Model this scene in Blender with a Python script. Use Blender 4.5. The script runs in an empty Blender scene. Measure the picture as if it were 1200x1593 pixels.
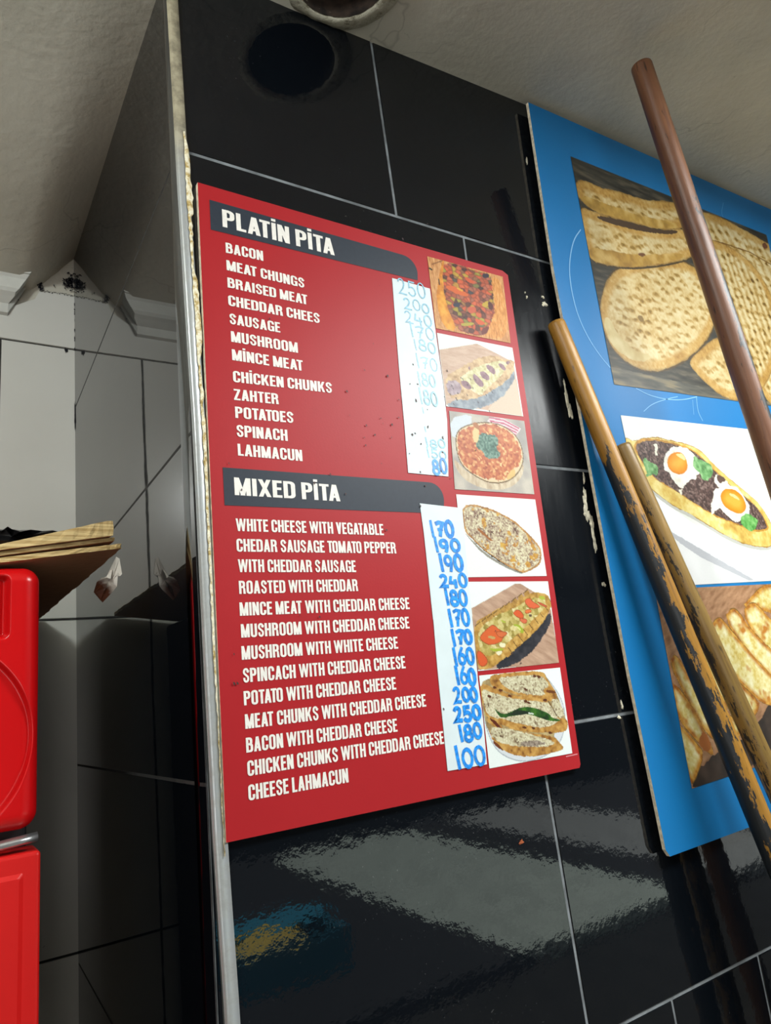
import bpy, bmesh, math, random
import numpy as np
from mathutils import Vector, Matrix

S = bpy.context.scene
COL = S.collection
random.seed(7)

# ------------------------------------------------------------------ camera
# world: x right along the tiled pillar, y into the wall, z up, metres
RC = np.array([[0.8415348503676321, -0.5317894344777112, -0.09496890540910206],
               [0.04186979671641112, 0.23948290688028837, -0.969997349189725],
               [0.5385777713010939, 0.8123102453435158, 0.22379912772462607]])
CP = np.array([-0.2122664628287952, -0.5919190461351155, 1.562047580648334])
FPX = 1131.0
cam = bpy.data.objects.new('camera', bpy.data.cameras.new('camera'))
COL.objects.link(cam)
m = Matrix.Identity(4)
for i in range(3):
    m[i][0] = RC[0, i]; m[i][1] = -RC[1, i]; m[i][2] = -RC[2, i]; m[i][3] = CP[i]
cam.matrix_world = m
cam.data.sensor_fit = 'VERTICAL'; cam.data.sensor_height = 24.0
cam.data.lens = 24.0 * FPX / 1593.0
cam.data.clip_start = 0.01
S.camera = cam

# ------------------------------------------------------------------ light and exposure
S.view_settings.view_transform = 'Standard'
S.view_settings.look = 'None'
S.view_settings.exposure = 0.0
S.view_settings.gamma = 1.0
S.view_settings.use_curve_mapping = False
w = bpy.data.worlds.new('world'); S.world = w; w.use_nodes = True
w.node_tree.nodes['Background'].inputs[0].default_value = (0.62, 0.68, 0.75, 1)
w.node_tree.nodes['Background'].inputs[1].default_value = 1.1
def lamp(name, loc, watt, rad, col):
    l = bpy.data.lights.new(name, 'POINT'); l.energy = watt; l.shadow_soft_size = rad; l.color = col
    o = bpy.data.objects.new(name, l); o.location = loc; COL.objects.link(o); return o
def area(name, loc, aim, watt, sx, sy, col):
    l = bpy.data.lights.new(name, 'AREA'); l.shape = 'RECTANGLE'; l.size = sx; l.size_y = sy; l.energy = watt; l.color = col
    o = bpy.data.objects.new(name, l); o.location = loc; COL.objects.link(o)
    o.rotation_euler = (Vector(aim)).to_track_quat('-Z', 'Y').to_euler(); return o
area('ceiling_fixture', (0.98, -0.74, 2.25), (0, 0.10, -1), 34, 0.9, 0.28, (0.97, 1.0, 0.99))
area('recess_fill', (-1.2, -2.6, 1.25), (0.33, 1, 0.0), 17, 1.3, 1.3, (1.0, 0.95, 0.92))  # unseen fill light, added to lift the dark lower part of the recess
lamp('left_ceiling_bulb', (-0.62, -0.60, 2.20), 20, 0.06, (0.94, 0.99, 0.97))
sl = bpy.data.lights.new('sun', 'SUN'); sl.energy = 11.0; sl.angle = 0.01
so = bpy.data.objects.new('sun', sl); COL.objects.link(so)
so.rotation_euler = Vector((0.03, -0.05, -1.0)).to_track_quat('-Z', 'Y').to_euler()
S.cycles.use_denoising = True
S.cycles.max_bounces = 8
S.cycles.sample_clamp_indirect = 6.0

# ------------------------------------------------------------------ helpers
def at(px, py, y=0.0):
    """point of the photograph -> point on the plane at depth y (real metres)"""
    d = np.array([(px - 600) / FPX, (py - 796.5) / FPX, 1.0]) @ RC
    k = (y - CP[1]) / d[1]
    return CP + k * d
def atd(px, py, depth):
    d = np.array([(px - 600) / FPX, (py - 796.5) / FPX, 1.0]) @ RC
    return CP + depth * d
def lin(h):
    h = h.lstrip('#'); o = []
    for i in (0, 2, 4):
        c = int(h[i:i + 2], 16) / 255
        o.append(c / 12.92 if c <= 0.04045 else ((c + 0.055) / 1.055) ** 2.4)
    return tuple(o)
def lin4(h): return lin(h) + (1.0,)

def link(o, parent=None):
    COL.objects.link(o)
    if parent is not None: o.parent = parent
    return o
def tag(o, label=None, cat=None, group=None, kind=None):
    if label: o['label'] = label
    if cat: o['category'] = cat
    if group: o['group'] = group
    if kind: o['kind'] = kind
    return o
def empty(name, loc):
    o = bpy.data.objects.new(name, None); o.location = loc; o.empty_display_size = 0.05
    return link(o)
class MB:
    def __init__(self): self.v = []; self.f = []; self.mi = []
    def add(self, vs, fs, mi=0):
        n = len(self.v); self.v += [tuple(float(c) for c in p) for p in vs]
        for f in fs: self.f.append(tuple(n + i for i in f)); self.mi.append(mi)
    def box(self, a, b, mi=0):
        x0, y0, z0 = a; x1, y1, z1 = b
        self.add([(x0, y0, z0), (x1, y0, z0), (x1, y1, z0), (x0, y1, z0), (x0, y0, z1), (x1, y0, z1), (x1, y1, z1), (x0, y1, z1)],
                 [(0, 3, 2, 1), (4, 5, 6, 7), (0, 1, 5, 4), (1, 2, 6, 5), (2, 3, 7, 6), (3, 0, 4, 7)], mi)
    def prism(self, front, back, mi=0, side=None):
        n = len(front)
        if side is None: side = mi
        self.add(front, [tuple(range(n))], mi)
        self.add(back, [tuple(reversed(range(n)))], side)
        self.add(list(front) + list(back), [(i, n + i, n + (i + 1) % n, (i + 1) % n) for i in range(n)], side)
    def build(self, name, mats, parent=None, smooth=False, bevel=0.0, segs=2, origin=None):
        me = bpy.data.meshes.new(name)
        v = self.v
        if origin is not None: v = [(p[0] - origin[0], p[1] - origin[1], p[2] - origin[2]) for p in v]
        me.from_pydata(v, [], self.f)
        for mt in (mats if isinstance(mats, (list, tuple)) else [mats]): me.materials.append(mt)
        me.polygons.foreach_set('material_index', self.mi)
        if smooth: me.polygons.foreach_set('use_smooth', [True] * len(self.f))
        me.update()
        o = bpy.data.objects.new(name, me)
        if origin is not None and parent is None: o.location = origin
        link(o, parent)
        if bevel:
            b = o.modifiers.new('bevel', 'BEVEL'); b.width = bevel; b.segments = segs; b.limit_method = 'ANGLE'
        return o
def par(o, parent):
    """parent a part whose mesh is in world metres under a thing's empty"""
    o.parent = parent; o.matrix_parent_inverse = Matrix.Translation(-Vector(parent.location)); return o

# ------------------------------------------------------------------ material nodes
class NT:
    def __init__(self, name):
        self.m = bpy.data.materials.new(name); self.m.use_nodes = True
        self.t = self.m.node_tree; self.b = self.t.nodes['Principled BSDF']
    def n(self, typ, **kw):
        x = self.t.nodes.new(typ)
        for k, v in kw.items(): setattr(x, k, v)
        return x
    def l(self, a, b): self.t.links.new(a, b)
    def set(self, **kw):
        for k, v in kw.items(): self.b.inputs[k.replace('_', ' ')].default_value = v
    def coords(self, scale=(1, 1, 1)):
        c = self.n('ShaderNodeTexCoord'); mp = self.n('ShaderNodeMapping'); mp.inputs['Scale'].default_value = scale
        self.l(c.outputs['Object'], mp.inputs['Vector']); return mp.outputs['Vector']
    def noise(self, vec, scale, detail=4, rough=0.55, dist=0.0):
        x = self.n('ShaderNodeTexNoise'); x.inputs['Scale'].default_value = scale
        x.inputs['Detail'].default_value = detail; x.inputs['Roughness'].default_value = rough; x.inputs['Distortion'].default_value = dist
        self.l(vec, x.inputs['Vector']); return x.outputs['Fac']
    def ramp(self, fac, stops):
        r = self.n('ShaderNodeValToRGB'); e = r.color_ramp.elements
        while len(e) < len(stops): e.new(0.5)
        for i, (p, c) in enumerate(stops):
            e[i].position = p
            e[i].color = (c, c, c, 1) if isinstance(c, (int, float)) else (c if len(c) == 4 else tuple(c) + (1,))
        self.l(fac, r.inputs['Fac']); return r.outputs['Color']
    def mix(self, fac, a, b, mode='MIX'):
        x = self.n('ShaderNodeMix', data_type='RGBA', blend_type=mode)
        for s, v in ((0, fac), (6, a), (7, b)):
            if hasattr(v, 'links'): self.l(v, x.inputs[s])
            else: x.inputs[s].default_value = v if s == 0 else (tuple(v) + (1,) if len(v) == 3 else v)
        return x.outputs[2]
    def math(self, op, a, b=0.0):
        x = self.n('ShaderNodeMath', operation=op)
        for i, v in enumerate((a, b)):
            if hasattr(v, 'links'): self.l(v, x.inputs[i])
            else: x.inputs[i].default_value = v
        return x.outputs[0]
    def bump(self, h, strength, dist=0.002):
        x = self.n('ShaderNodeBump'); x.inputs['Strength'].default_value = strength; x.inputs['Distance'].default_value = dist
        self.l(h, x.inputs['Height']); self.l(x.outputs['Normal'], self.b.inputs['Normal']); return x
    def smooth(self, v, a, b):
        x = self.n('ShaderNodeMapRange', interpolation_type='SMOOTHSTEP')
        x.inputs['From Min'].default_value = a; x.inputs['From Max'].default_value = b
        self.l(v, x.inputs['Value']); return x.outputs['Result']
    def base(self, c):
        if hasattr(c, 'links'): self.l(c, self.b.inputs['Base Color'])
        else: self.b.inputs['Base Color'].default_value = tuple(c) + (1,) if len(c) == 3 else c
def simple(name, hexc, rough=0.5, var=0.0, scale=30, metallic=0.0, spec=0.5, bump=0.0, **kw):
    t = NT(name); c = lin(hexc); v = t.coords()
    n = t.noise(v, scale)
    if var: t.base(t.mix(t.smooth(n, 0.3, 0.7), tuple(x * (1 - var) for x in c), tuple(min(1, x * (1 + var)) for x in c)))
    else: t.base(c)
    t.set(Roughness=rough, Metallic=metallic); t.b.inputs['Specular IOR Level'].default_value = spec
    if bump: t.bump(n, bump)
    for k, x in kw.items(): t.b.inputs[k.replace('_', ' ')].default_value = x
    return t.m

def black_tile_mat(name, dusty):
    t = NT(name); v = t.coords()
    base = t.mix(t.noise(v, 5, 6), (0.0015, 0.0025, 0.004), (0.0035, 0.005, 0.0075))
    dust = t.ramp(t.noise(v, 420, 2, 0.5), [(0.70, 0.0), (0.78, 1.0)])
    patch = t.ramp(t.noise(v, 9, 4), [(0.50, 0.0), (0.72, 1.0)])
    k = t.math('MULTIPLY', dust, patch)
    k = t.math('MULTIPLY', k, 0.30 if dusty else 0.06)
    t.base(t.mix(k, base, (0.30, 0.31, 0.31)))
    t.set(Roughness=0.42)
    t.b.inputs['Specular IOR Level'].default_value = 0.02 if dusty else 0.02
    t.b.inputs['Coat Weight'].default_value = 1.0
    t.b.inputs['Coat Roughness'].default_value = 0.02
    if dusty:   # greasy smears where hands and poles rub the tiles beside the menu
        sep = t.n('ShaderNodeSeparateXYZ'); t.l(v, sep.inputs[0])
        dx = t.math('DIVIDE', t.math('SUBTRACT', sep.outputs['X'], 0.46), 0.10); dz = t.math('DIVIDE', t.math('SUBTRACT', sep.outputs['Z'], 1.84), 0.22)
        rr_ = t.math('ADD', t.math('MULTIPLY', dx, dx), t.math('MULTIPLY', dz, dz))
        sm = t.math('SUBTRACT', 1.0, t.smooth(t.math('ADD', rr_, t.math('MULTIPLY', t.noise(v, 30, 4), .5)), 0.7, 1.4))
        st = t.noise(t.coords((1, 1, .12)), 150, 4)
        t.l(t.math('ADD', 0.035, t.math('MULTIPLY', sm, t.math('ADD', 0.10, t.math('MULTIPLY', st, 0.22)))), t.b.inputs['Coat Roughness'])
        t.l(t.math('SUBTRACT', 1.0, t.math('MULTIPLY', sm, 0.72)), t.b.inputs['Coat Weight'])
    t.b.inputs['Coat IOR'].default_value = 1.52
    bp = t.n('ShaderNodeBump'); bp.inputs['Strength'].default_value = 0.06 if dusty else 0.03; bp.inputs['Distance'].default_value = 0.0015
    t.l(t.noise(v, 80 if dusty else 18, 3), bp.inputs['Height'])
    t.l(bp.outputs['Normal'], t.b.inputs['Coat Normal'])
    return t.m
M = {}
M['tile_black'] = black_tile_mat('glossy black tile', True)
M['tile_side'] = black_tile_mat('clean glossy black tile', False)
M['grout_grey'] = simple('grey grout', '6c7174', 0.9, 0.35, 40)
M['grout_dark'] = simple('dirty dark grout', '2c2c2b', 0.85, 0.4, 60)
def white_tile():
    t = NT('white glazed tile'); v = t.coords()
    c = t.mix(t.noise(v, 7, 5), lin('cfcfc8'), lin('dedfd9'))
    spk = t.ramp(t.noise(v, 160, 2), [(0.74, 0.0), (0.80, 1.0)])
    c = t.mix(t.math('MULTIPLY', spk, 0.35), c, lin('4a443c'))
    t.base(c); t.set(Roughness=0.22); t.bump(t.noise(v, 25, 2), 0.02); return t.m
M['tile_white'] = white_tile()
def plaster(name, a, b, soot=True):
    t = NT(name); v = t.coords()
    c = t.mix(t.smooth(t.noise(v, 4, 6), 0.3, 0.7), lin(a), lin(b))
    pit = t.ramp(t.noise(v, 75, 3, 0.6), [(0.69, 0.0), (0.76, 1.0)])
    pz = t.ramp(t.noise(v, 11, 4), [(0.48, 0.0), (0.66, 1.0)])
    c = t.mix(t.math('MULTIPLY', t.math('MULTIPLY', pit, pz), 0.55), c, lin('3a3833'))
    crk = t.n('ShaderNodeTexVoronoi', feature='DISTANCE_TO_EDGE'); crk.inputs['Scale'].default_value = 7
    wv = t.n('ShaderNodeTexNoise'); wv.inputs['Scale'].default_value = 14; t.l(v, wv.inputs['Vector'])
    add = t.n('ShaderNodeVectorMath', operation='ADD'); t.l(v, add.inputs[0])
    sc = t.n('ShaderNodeVectorMath', operation='SCALE'); sc.inputs['Scale'].default_value = 0.11; t.l(wv.outputs['Color'], sc.inputs[0])
    t.l(sc.outputs[0], add.inputs[1]); t.l(add.outputs[0], crk.inputs['Vector'])
    ck = t.ramp(crk.outputs['Distance'], [(0.0, 1.0), (0.012, 0.0)])
    cm = t.ramp(t.noise(v, 5.3, 3), [(0.52, 0.0), (0.62, 1.0)])
    c = t.mix(t.math('MULTIPLY', t.math('MULTIPLY', ck, cm), 0.30), c, lin('45423b'))
    t.base(c); t.set(Roughness=0.75)
    h = t.mix(0.35, t.noise(v, 16, 5), t.noise(v, 90, 4)); t.bump(h, 0.55, 0.004)
    return t.m
M['plaster'] = plaster('painted ceiling plaster', 'bfbcae', 'cfccbe')
M['cornice'] = simple('chalky white plaster moulding', 'd4d6cf', 0.7, 0.08, 20, bump=0.08)
M['soot'] = simple('soot', '1a1b22', 0.95, 0.4, 80)
M['soot_brown'] = simple('brown soot crust', '2c2119', 0.95, 0.8, 60, bump=0.6)

def steel():
    t = NT('stained metal corner profile'); v = t.coords()
    sep = t.n('ShaderNodeSeparateXYZ'); t.l(v, sep.inputs[0])
    hi = t.smooth(sep.outputs['Z'], 2.02, 2.12)
    spot = t.ramp(t.noise(v, 60, 6, 0.7), [(0.42, 0.0), (0.62, 1.0)])
    k = t.math('MAXIMUM', t.math('MULTIPLY', spot, 0.25), t.math('MULTIPLY', hi, 0.9))
    t.base(t.mix(k, lin('a9aeb0'), t.mix(spot, lin('a79d80'), lin('746b52'))))
    t.l(t.math('MULTIPLY', t.math('SUBTRACT', 1.0, k), 0.35), t.b.inputs['Metallic'])
    t.l(t.math('ADD', 0.30, t.math('MULTIPLY', k, 0.4)), t.b.inputs['Roughness'])
    return t.m
M['steel'] = steel()
M['flange'] = simple('bare polished flange', '8f9297', 0.12, 0.1, 20, metallic=1.0)
def caulk():
    t = NT('yellowed caulk'); v = t.coords()
    n = t.noise(v, 130, 5, 0.7)
    t.base(t.ramp(n, [(0.30, lin('4a3a1a')), (0.42, lin('b49a58')), (0.55, lin('e6e0c6')), (0.8, lin('f0ecdd'))]))
    t.set(Roughness=0.7); t.bump(n, 0.6, 0.003); return t.m
M['caulk'] = caulk()
M['residue'] = simple('dried cream adhesive', 'c9c3ad', 0.8, 0.3, 120, bump=0.5)

# ------------------------------------------------------------------ setting: tiled walls
def struct(o, label=None): o['kind'] = 'structure'; return o
def tile_wall(name, rows, to3d, tile_m, grout_m, gap=0.0032, seed=1, drop=0.0016, wob=0.0003):
    """rows: list of (quads in wall coordinates (a,b)); each tile a bevelled slab over a grout bed"""
    rnd = random.Random(seed); mb = MB()
    for q in rows:
        q = np.array(q, float); c = q.mean(0)
        def inset(d):
            out = []
            for i in range(4):
                p = q[i]; e1 = q[(i + 1) % 4] - p; e0 = q[i - 1] - p
                e1 = e1 / np.linalg.norm(e1); e0 = e0 / np.linalg.norm(e0)
                out.append(p + d * (e1 + e0))
            return out
        o_, i_ = inset(gap / 2), inset(gap / 2 + 0.0009)
        h = [rnd.uniform(0, wob) for _ in range(4)]
        top = [to3d(p[0], p[1], h[k]) for k, p in enumerate(i_)]
        bot = [to3d(p[0], p[1], drop) for p in o_]
        mb.add(top + bot, [(0, 1, 2, 3)] + [(4 + k, 4 + (k + 1) % 4, (k + 1) % 4, k) for k in range(4)], 0)
        mb.add([to3d(p[0], p[1], drop - 0.0004) for p in q], [(0, 1, 2, 3)], 1)
    return struct(mb.build(name, [tile_m, grout_m]))

YF = 0.006                                   # face of the black tiles
def xs(z): return -0.0135 - (z - 1.85) * 0.006   # side face of the pillar
ZR = [0.0, 0.302, 0.60, 0.898, 1.196, 1.494, 1.791, 2.083, 2.47]
cuts = {7: [(0.2255, 0.2405), (0.83, 0.83), (1.43, 1.43), (2.03, 2.03), (2.7, 2.7)],      # (x at top, x at bottom)
        6: [(0.340, 0.342), (0.94, 0.94), (1.54, 1.54), (2.14, 2.14), (2.8, 2.8)],
        5: [(0.602, 0.602), (1.2, 1.2), (1.8, 1.8), (2.4, 2.4)],
        4: [(0.352, 0.3645), (0.96, 0.96), (1.56, 1.56), (2.16, 2.16), (2.8, 2.8)],
        3: [(0.492, 0.505), (0.656, 0.668), (1.26, 1.26), (1.86, 1.86), (2.5, 2.5)],
        2: [(0.36, 0.36), (0.96, 0.96), (1.56, 1.56), (2.2, 2.2)], 1: [(0.6, 0.6), (1.2, 1.2), (1.8, 1.8), (2.4, 2.4)], 0: [(0.36, 0.36), (0.96, 0.96), (1.56, 1.56), (2.2, 2.2)]}
q = []
for r in range(8):
    z0, z1 = ZR[r], ZR[r + 1]
    e = [(xs(z1), xs(z0))] + cuts[r] + [(3.4, 3.4)]
    dz = lambda x: 0.006 * x                     # the courses rise a touch to the right
    for (a1, a0), (b1, b0) in zip(e[:-1], e[1:]):
        q.append([(a0, z0 + dz(a0)), (b0, z0 + dz(b0)), (b1, z1 + dz(b1)), (a1, z1 + dz(a1))])
tile_wall('wall_front', q, lambda a, b, h: (a, YF + h, b), M['tile_black'], M['grout_grey'], gap=0.0030)

YB = 0.557                                   # white tiled back wall of the recess
side_k = [0, 0, 0.1, 0.1, 0.07, -0.013, -0.06, -0.11, -0.2]
q = []
for r in range(8):
    def zz(i, y): return ZR[i] + side_k[i] * (y - 0.006)
    for (ya, yb_) in ((0.006, 0.60),):
        q.append([(yb_, zz(r, yb_)), (ya, zz(r, ya)), (ya, zz(r + 1, ya)), (yb_, zz(r + 1, yb_))])
tile_wall('wall_pillar_side', q, lambda a, b, h: (xs(b) + h, a, b), M['tile_side'], M['grout_dark'], gap=0.0016, seed=4, drop=0.0006, wob=0.00005)

ZB = [0.0, 0.38, 0.813, 1.247, 1.692, 2.123, 2.45]
q = []
for r in range(5):
    for a, b in ((-2.2, -1.57), (-1.57, -1.12), (-1.12, -0.62), (-0.62, -0.1205), (-0.1205, 0.02)):
        q.append([(a, ZB[r]), (b, ZB[r]), (b, ZB[r + 1]), (a, ZB[r + 1])])
# the cut course under the cornice follows a curve
edge = [(-0.62, 2.165), (-0.14, 2.166), (-0.1205, 2.172), (-0.095, 2.186), (-0.074, 2.199), (-0.068, 2.213), (-0.04, 2.217), (0.02, 2.216)]
tile_wall('wall_back', q, lambda a, b, h: (a, YB + h, b), M['tile_white'], M['grout_dark'], gap=0.0026, seed=9, wob=0.0001)
mb = MB()
poly = [(-0.62, 2.1243)] + [(0.02, 2.1243)] + list(reversed(edge))
mb.prism([(a, YB, b) for a, b in poly], [(a, YB + 0.004, b) for a, b in poly])
tc = mb.build('wall_back_top', M['tile_white']); struct(tc)
mb = MB(); mb.box((-2.2, YB + 0.0035, 2.10), (0.05, YB + 0.02, 2.46)); struct(mb.build('wall_back_plaster', M['plaster']))

# ceiling: uneven painted plaster with a round flue opening
HX, HY, HR = 0.153, -0.0585, 0.0540
def zc(x, y):
    sx = min(1, max(0, (x + 0.10) / 0.13)); sx = sx * sx * (3 - 2 * sx)
    right = 2.3185 + 0.055 * max(0, x - 0.1) if x < 0.7 else 2.3515
    yy = [-9, 0.0, 0.06, 0.17, 0.32, 0.51, 0.6]; zz_ = [2.318, 2.317, 2.313, 2.297, 2.257, 2.219, 2.20]
    left = float(np.interp(y, yy, zz_))
    return right * sx + left * (1 - sx)
rnd = np.random.RandomState(3)
mb = MB()
xsn = sorted(set([-2.2, -1.6, -1.2, -0.9, -0.7, -0.55, -0.4, -0.3, -0.22, -0.17, -0.13, -0.1, -0.08, -0.06, -0.04, -0.02, 0.0, 0.02, 0.04, 0.057, 0.257, 0.3, 0.36, 0.42, 0.5, 0.6, 0.7, 0.85, 1.0, 1.3, 1.7, 2.2, 2.8, 3.4, 5.0, 7.0]))
ysn = [-2.7, -2.2, -1.7, -1.3, -1.0, -0.8, -0.6, -0.45, -0.35, -0.26, -0.17, 0.03, 0.06, 0.1, 0.15, 0.2, 0.26, 0.32, 0.38, 0.45, 0.51, 0.6]
idx = {}
for i, x in enumerate(xsn):
    for j, y in enumerate(ysn):
        idx[i, j] = len(mb.v); mb.v.append((x, y, zc(x, y)))
for i in range(len(xsn) - 1):
    for j in range(len(ysn) - 1):
        if xsn[i] == 0.057 and ysn[j] == -0.17: continue
        if xsn[i] >= 0.02 and ysn[j] >= 0.03: continue
        mb.f.append((idx[i, j], idx[i, j + 1], idx[i + 1, j + 1], idx[i + 1, j])); mb.mi.append(0)
n = 48; ring = []; sq = []
for k in range(n):
    a = 2 * math.pi * k / n
    ring.append((HX + HR * math.cos(a), HY + HR * math.sin(a)))
    c, s = math.cos(a), math.sin(a)
    f = min([((0.257 if c > 0 else 0.057) - HX) / c] if abs(c) > 1e-6 else [9.0])
    f = min(f, ((0.03 if s > 0 else -0.17) - HY) / s if abs(s) > 1e-6 else 9.0)
    sq.append([HX + f * c, HY + f * s])
for cx_, cy_ in ((0.057, -0.17), (0.257, -0.17), (0.257, 0.03), (0.057, 0.03)):     # snap the nearest ray to each corner
    k = min(range(n), key=lambda i: math.hypot(sq[i][0] - cx_, sq[i][1] - cy_)); sq[k] = [cx_, cy_]
b0 = len(mb.v)
mb.v += [(x, y, zc(x, y)) for x, y in ring] + [(x, y, zc(x, y)) for x, y in sq]
for k in range(n):
    mb.f.append((b0 + k, b0 + (k + 1) % n, b0 + n + (k + 1) % n, b0 + n + k)); mb.mi.append(0)
struct(mb.build('ceiling', M['plaster'], smooth=True))
mb = MB(); mb.box((-2.3, -2.7, 2.50), (7.1, 0.7, 2.60)); struct(mb.build('ceiling_slab', M['plaster']))

# flue opening: plaster collar and sooty pipe going up
def lathe(prof, n=48, cx=0, cy=0, jit=0.0, rs=None):
    vs = []; fs = []
    for k in range(n):
        a = 2 * math.pi * k / n
        for (r, z) in prof:
            rr = r + (rs.uniform(-jit, jit) if rs else 0)
            vs.append((cx + rr * math.cos(a), cy + rr * math.sin(a), z + (rs.uniform(-jit, jit) * 0.5 if rs else 0)))
    p = len(prof)
    for k in range(n):
        for i in range(p - 1):
            fs.append((k * p + i, k * p + i + 1, ((k + 1) % n) * p + i + 1, ((k + 1) % n) * p + i))
    return vs, fs
fl = empty('flue_pipe', (HX, HY, 2.322))
tag(fl, 'round sooty flue opening in the ceiling above the black tiles', 'flue pipe')
mb = MB(); rs = random.Random(5)
mb.add(*lathe([(0.0532, 2.46), (0.0532, 2.33), (0.0528, 2.3190)], 64, HX, HY, 0.0004, rs))
mb.add([(HX + 0.0536 * math.cos(2 * math.pi * k / 48), HY + 0.0536 * math.sin(2 * math.pi * k / 48), 2.455) for k in range(48)], [tuple(range(48))])
par(mb.build('pipe', M['soot_brown'], smooth=True), fl)
mb = MB(); rs = random.Random(6)
mb.add(*lathe([(0.0536, 2.325), (0.0539, 2.3192), (0.0555, 2.3178), (0.059, 2.3174), (0.064, 2.3182), (0.070, 2.3203), (0.0755, 2.3235)], 72, HX, HY, 0.0007, rs))
mb.v = [(x, min(y, 0.0055), z) for x, y, z in mb.v]
def collar_mat():
    t = NT('sooty plaster collar'); v = t.coords()
    n = t.noise(v, 90, 5, 0.7)
    sep = t.n('ShaderNodeSeparateXYZ'); t.l(v, sep.inputs[0])
    c = t.ramp(n, [(0.33, lin('57513f')), (0.45, lin('a5a18e')), (0.7, lin('bfbbaa'))])
    t.base(c); t.set(Roughness=0.85); t.bump(n, 0.7, 0.004); return t.m
cl = par(mb.build('collar', collar_mat(), smooth=True), fl); cl['label'] = 'rough plaster collar'

# cornice in the recess with a broken end
prof = [(0.0, 2.162), (0.007, 2.164), (0.009, 2.178), (0.020, 2.186), (0.0265, 2.190), (0.030, 2.195), (0.031, 2.212), (0.036, 2.219), (0.039, 2.219), (0.040, 2.2315), (0.044, 2.2325), (0.045, 2.2400), (0.048, 2.2435), (0.0, 2.2480)]
mb = MB()
def cend(d, z): return -0.105 + (z - 2.187) * 0.62 + 0.001 * math.sin(z * 900)
mb.prism([(-2.2, YB - d, z) for d, z in prof], [(min(-0.071, cend(d, z)) if z > 2.18 else -0.112, YB - d, z) for d, z in prof])
cn = mb.build('trim_1', M['cornice'], smooth=False); struct(cn)

def blob(cx, cz, rx, rz, seed, n=40, jag=0.35):
    r = random.Random(seed); ph = [r.uniform(0, 6.28) for _ in range(6)]; out = []
    for k in range(n):
        a = 2 * math.pi * k / n
        s = 1 + jag * (0.5 * math.sin(2 * a + ph[0]) + 0.35 * math.sin(3 * a + ph[1]) + 0.3 * math.sin(5 * a + ph[2]) + 0.25 * math.sin(9 * a + ph[3]) + 0.2 * math.sin(14 * a + ph[4]))
        out.append((cx + rx * s * math.cos(a), cz + rz * s * math.sin(a)))
    return out
mb = MB()
def soot_spot(px, py, rpx, rpy, seed, y=YB - 0.0012, jag=0.5):
    p = at(px, py, y); k = 0.00088
    bl = blob(p[0], p[2], rpx * k, rpy * k, seed, jag=jag)
    mb.add([(a, y, b) for a, b in bl], [tuple(range(len(bl)))])
rs = random.Random(8)
for k in range(90):
    px, py = 114 - abs(rs.gauss(0, 9)) + rs.gauss(0, 2), 439 + rs.gauss(0, 5)
    if px < 116.5: soot_spot(px, py, rs.uniform(.5, 2.4), rs.uniform(.5, 2.2), k, jag=.6)
for k in range(46):
    px, py = 62 + rs.gauss(0, 2.6), 432 + rs.gauss(0, 11); soot_spot(px, py, rs.uniform(.6, 2.2), rs.uniform(1, 4), 100 + k, jag=.6)
for k in range(50):
    px, py = 5 + rs.gauss(0, 9), 466 + rs.gauss(0, 5); soot_spot(px, py, rs.uniform(1, 4), rs.uniform(1, 3), 200 + k, jag=.6)
for k in range(22):
    py = 450 + 105 * rs.random(); soot_spot(116.2 + rs.gauss(0, .4), py, rs.uniform(.3, .9), rs.uniform(1.5, 5), 300 + k, jag=.6)
for k in range(26):
    px = 64 + 50 * k / 26; soot_spot(px, 452 + 8 * k / 26 + rs.gauss(0, 1.2), rs.uniform(.6, 1.8), rs.uniform(.4, 1.1), 400 + k, jag=.6)
soot_spot(103, 545, 2.4, 5, 7); soot_spot(116.6, 650, 1.0, 22, 10); soot_spot(119, 800, 1.0, 10, 11); soot_spot(128, 1482, 2.5, 18, 12)
so_ = mb.build('soot_stain', M['soot']); so_['kind'] = 'structure'

# floor, far walls and the street in front of the shop
def slab(name, a, b, hexc, rough=0.8, var=0.15, scale=6):
    mb = MB(); mb.box(a, b); return struct(mb.build(name, simple(name.replace('_', ' '), hexc, rough, var, scale)))
slab('floor', (-2.3, -2.7, -0.1), (7.1, 0.6, 0.0), '8a857a', 0.6)
slab('wall_left', (-2.3, -2.7, 0.0), (-2.2, 0.6, 2.5), '8a8880')
slab('wall_right', (7.0, -2.7, 0.0), (7.1, 0.006, 2.6), '4a4742')
slab('wall_front_far', (3.4, YF, 0.0), (7.0, 0.1, 2.6), '2a2b2c', 0.3)
slab('wall_behind', (-0.5, -2.75, 0.0), (0.55, -2.65, 2.5), '37342f')
slab('wall_over_fill_gap', (-2.3, -2.75, 1.95), (-0.5, -2.65, 2.5), '37342f')  # the gap under this piece is made up, left for the added fill light
slab('wall_above_opening', (0.55, -2.75, 1.95), (7.1, -2.65, 2.5), '37342f')
slab('street', (-4.0, -6.6, -0.1), (9.0, -2.7, -0.002), '1c1d1e', 0.8)
slab('pavement', (2.72, -6.3, -0.002), (4.20, -2.72, 0.012), 'a8b4a8', 0.8)
slab('pavement_strip', (4.75, -6.3, -0.002), (5.9, -2.72, 0.012), '8c908c', 0.8)
slab('facade', (-4.0, -6.75, -0.1), (9.0, -6.6, 4.5), '2b2a28', 0.8)

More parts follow.
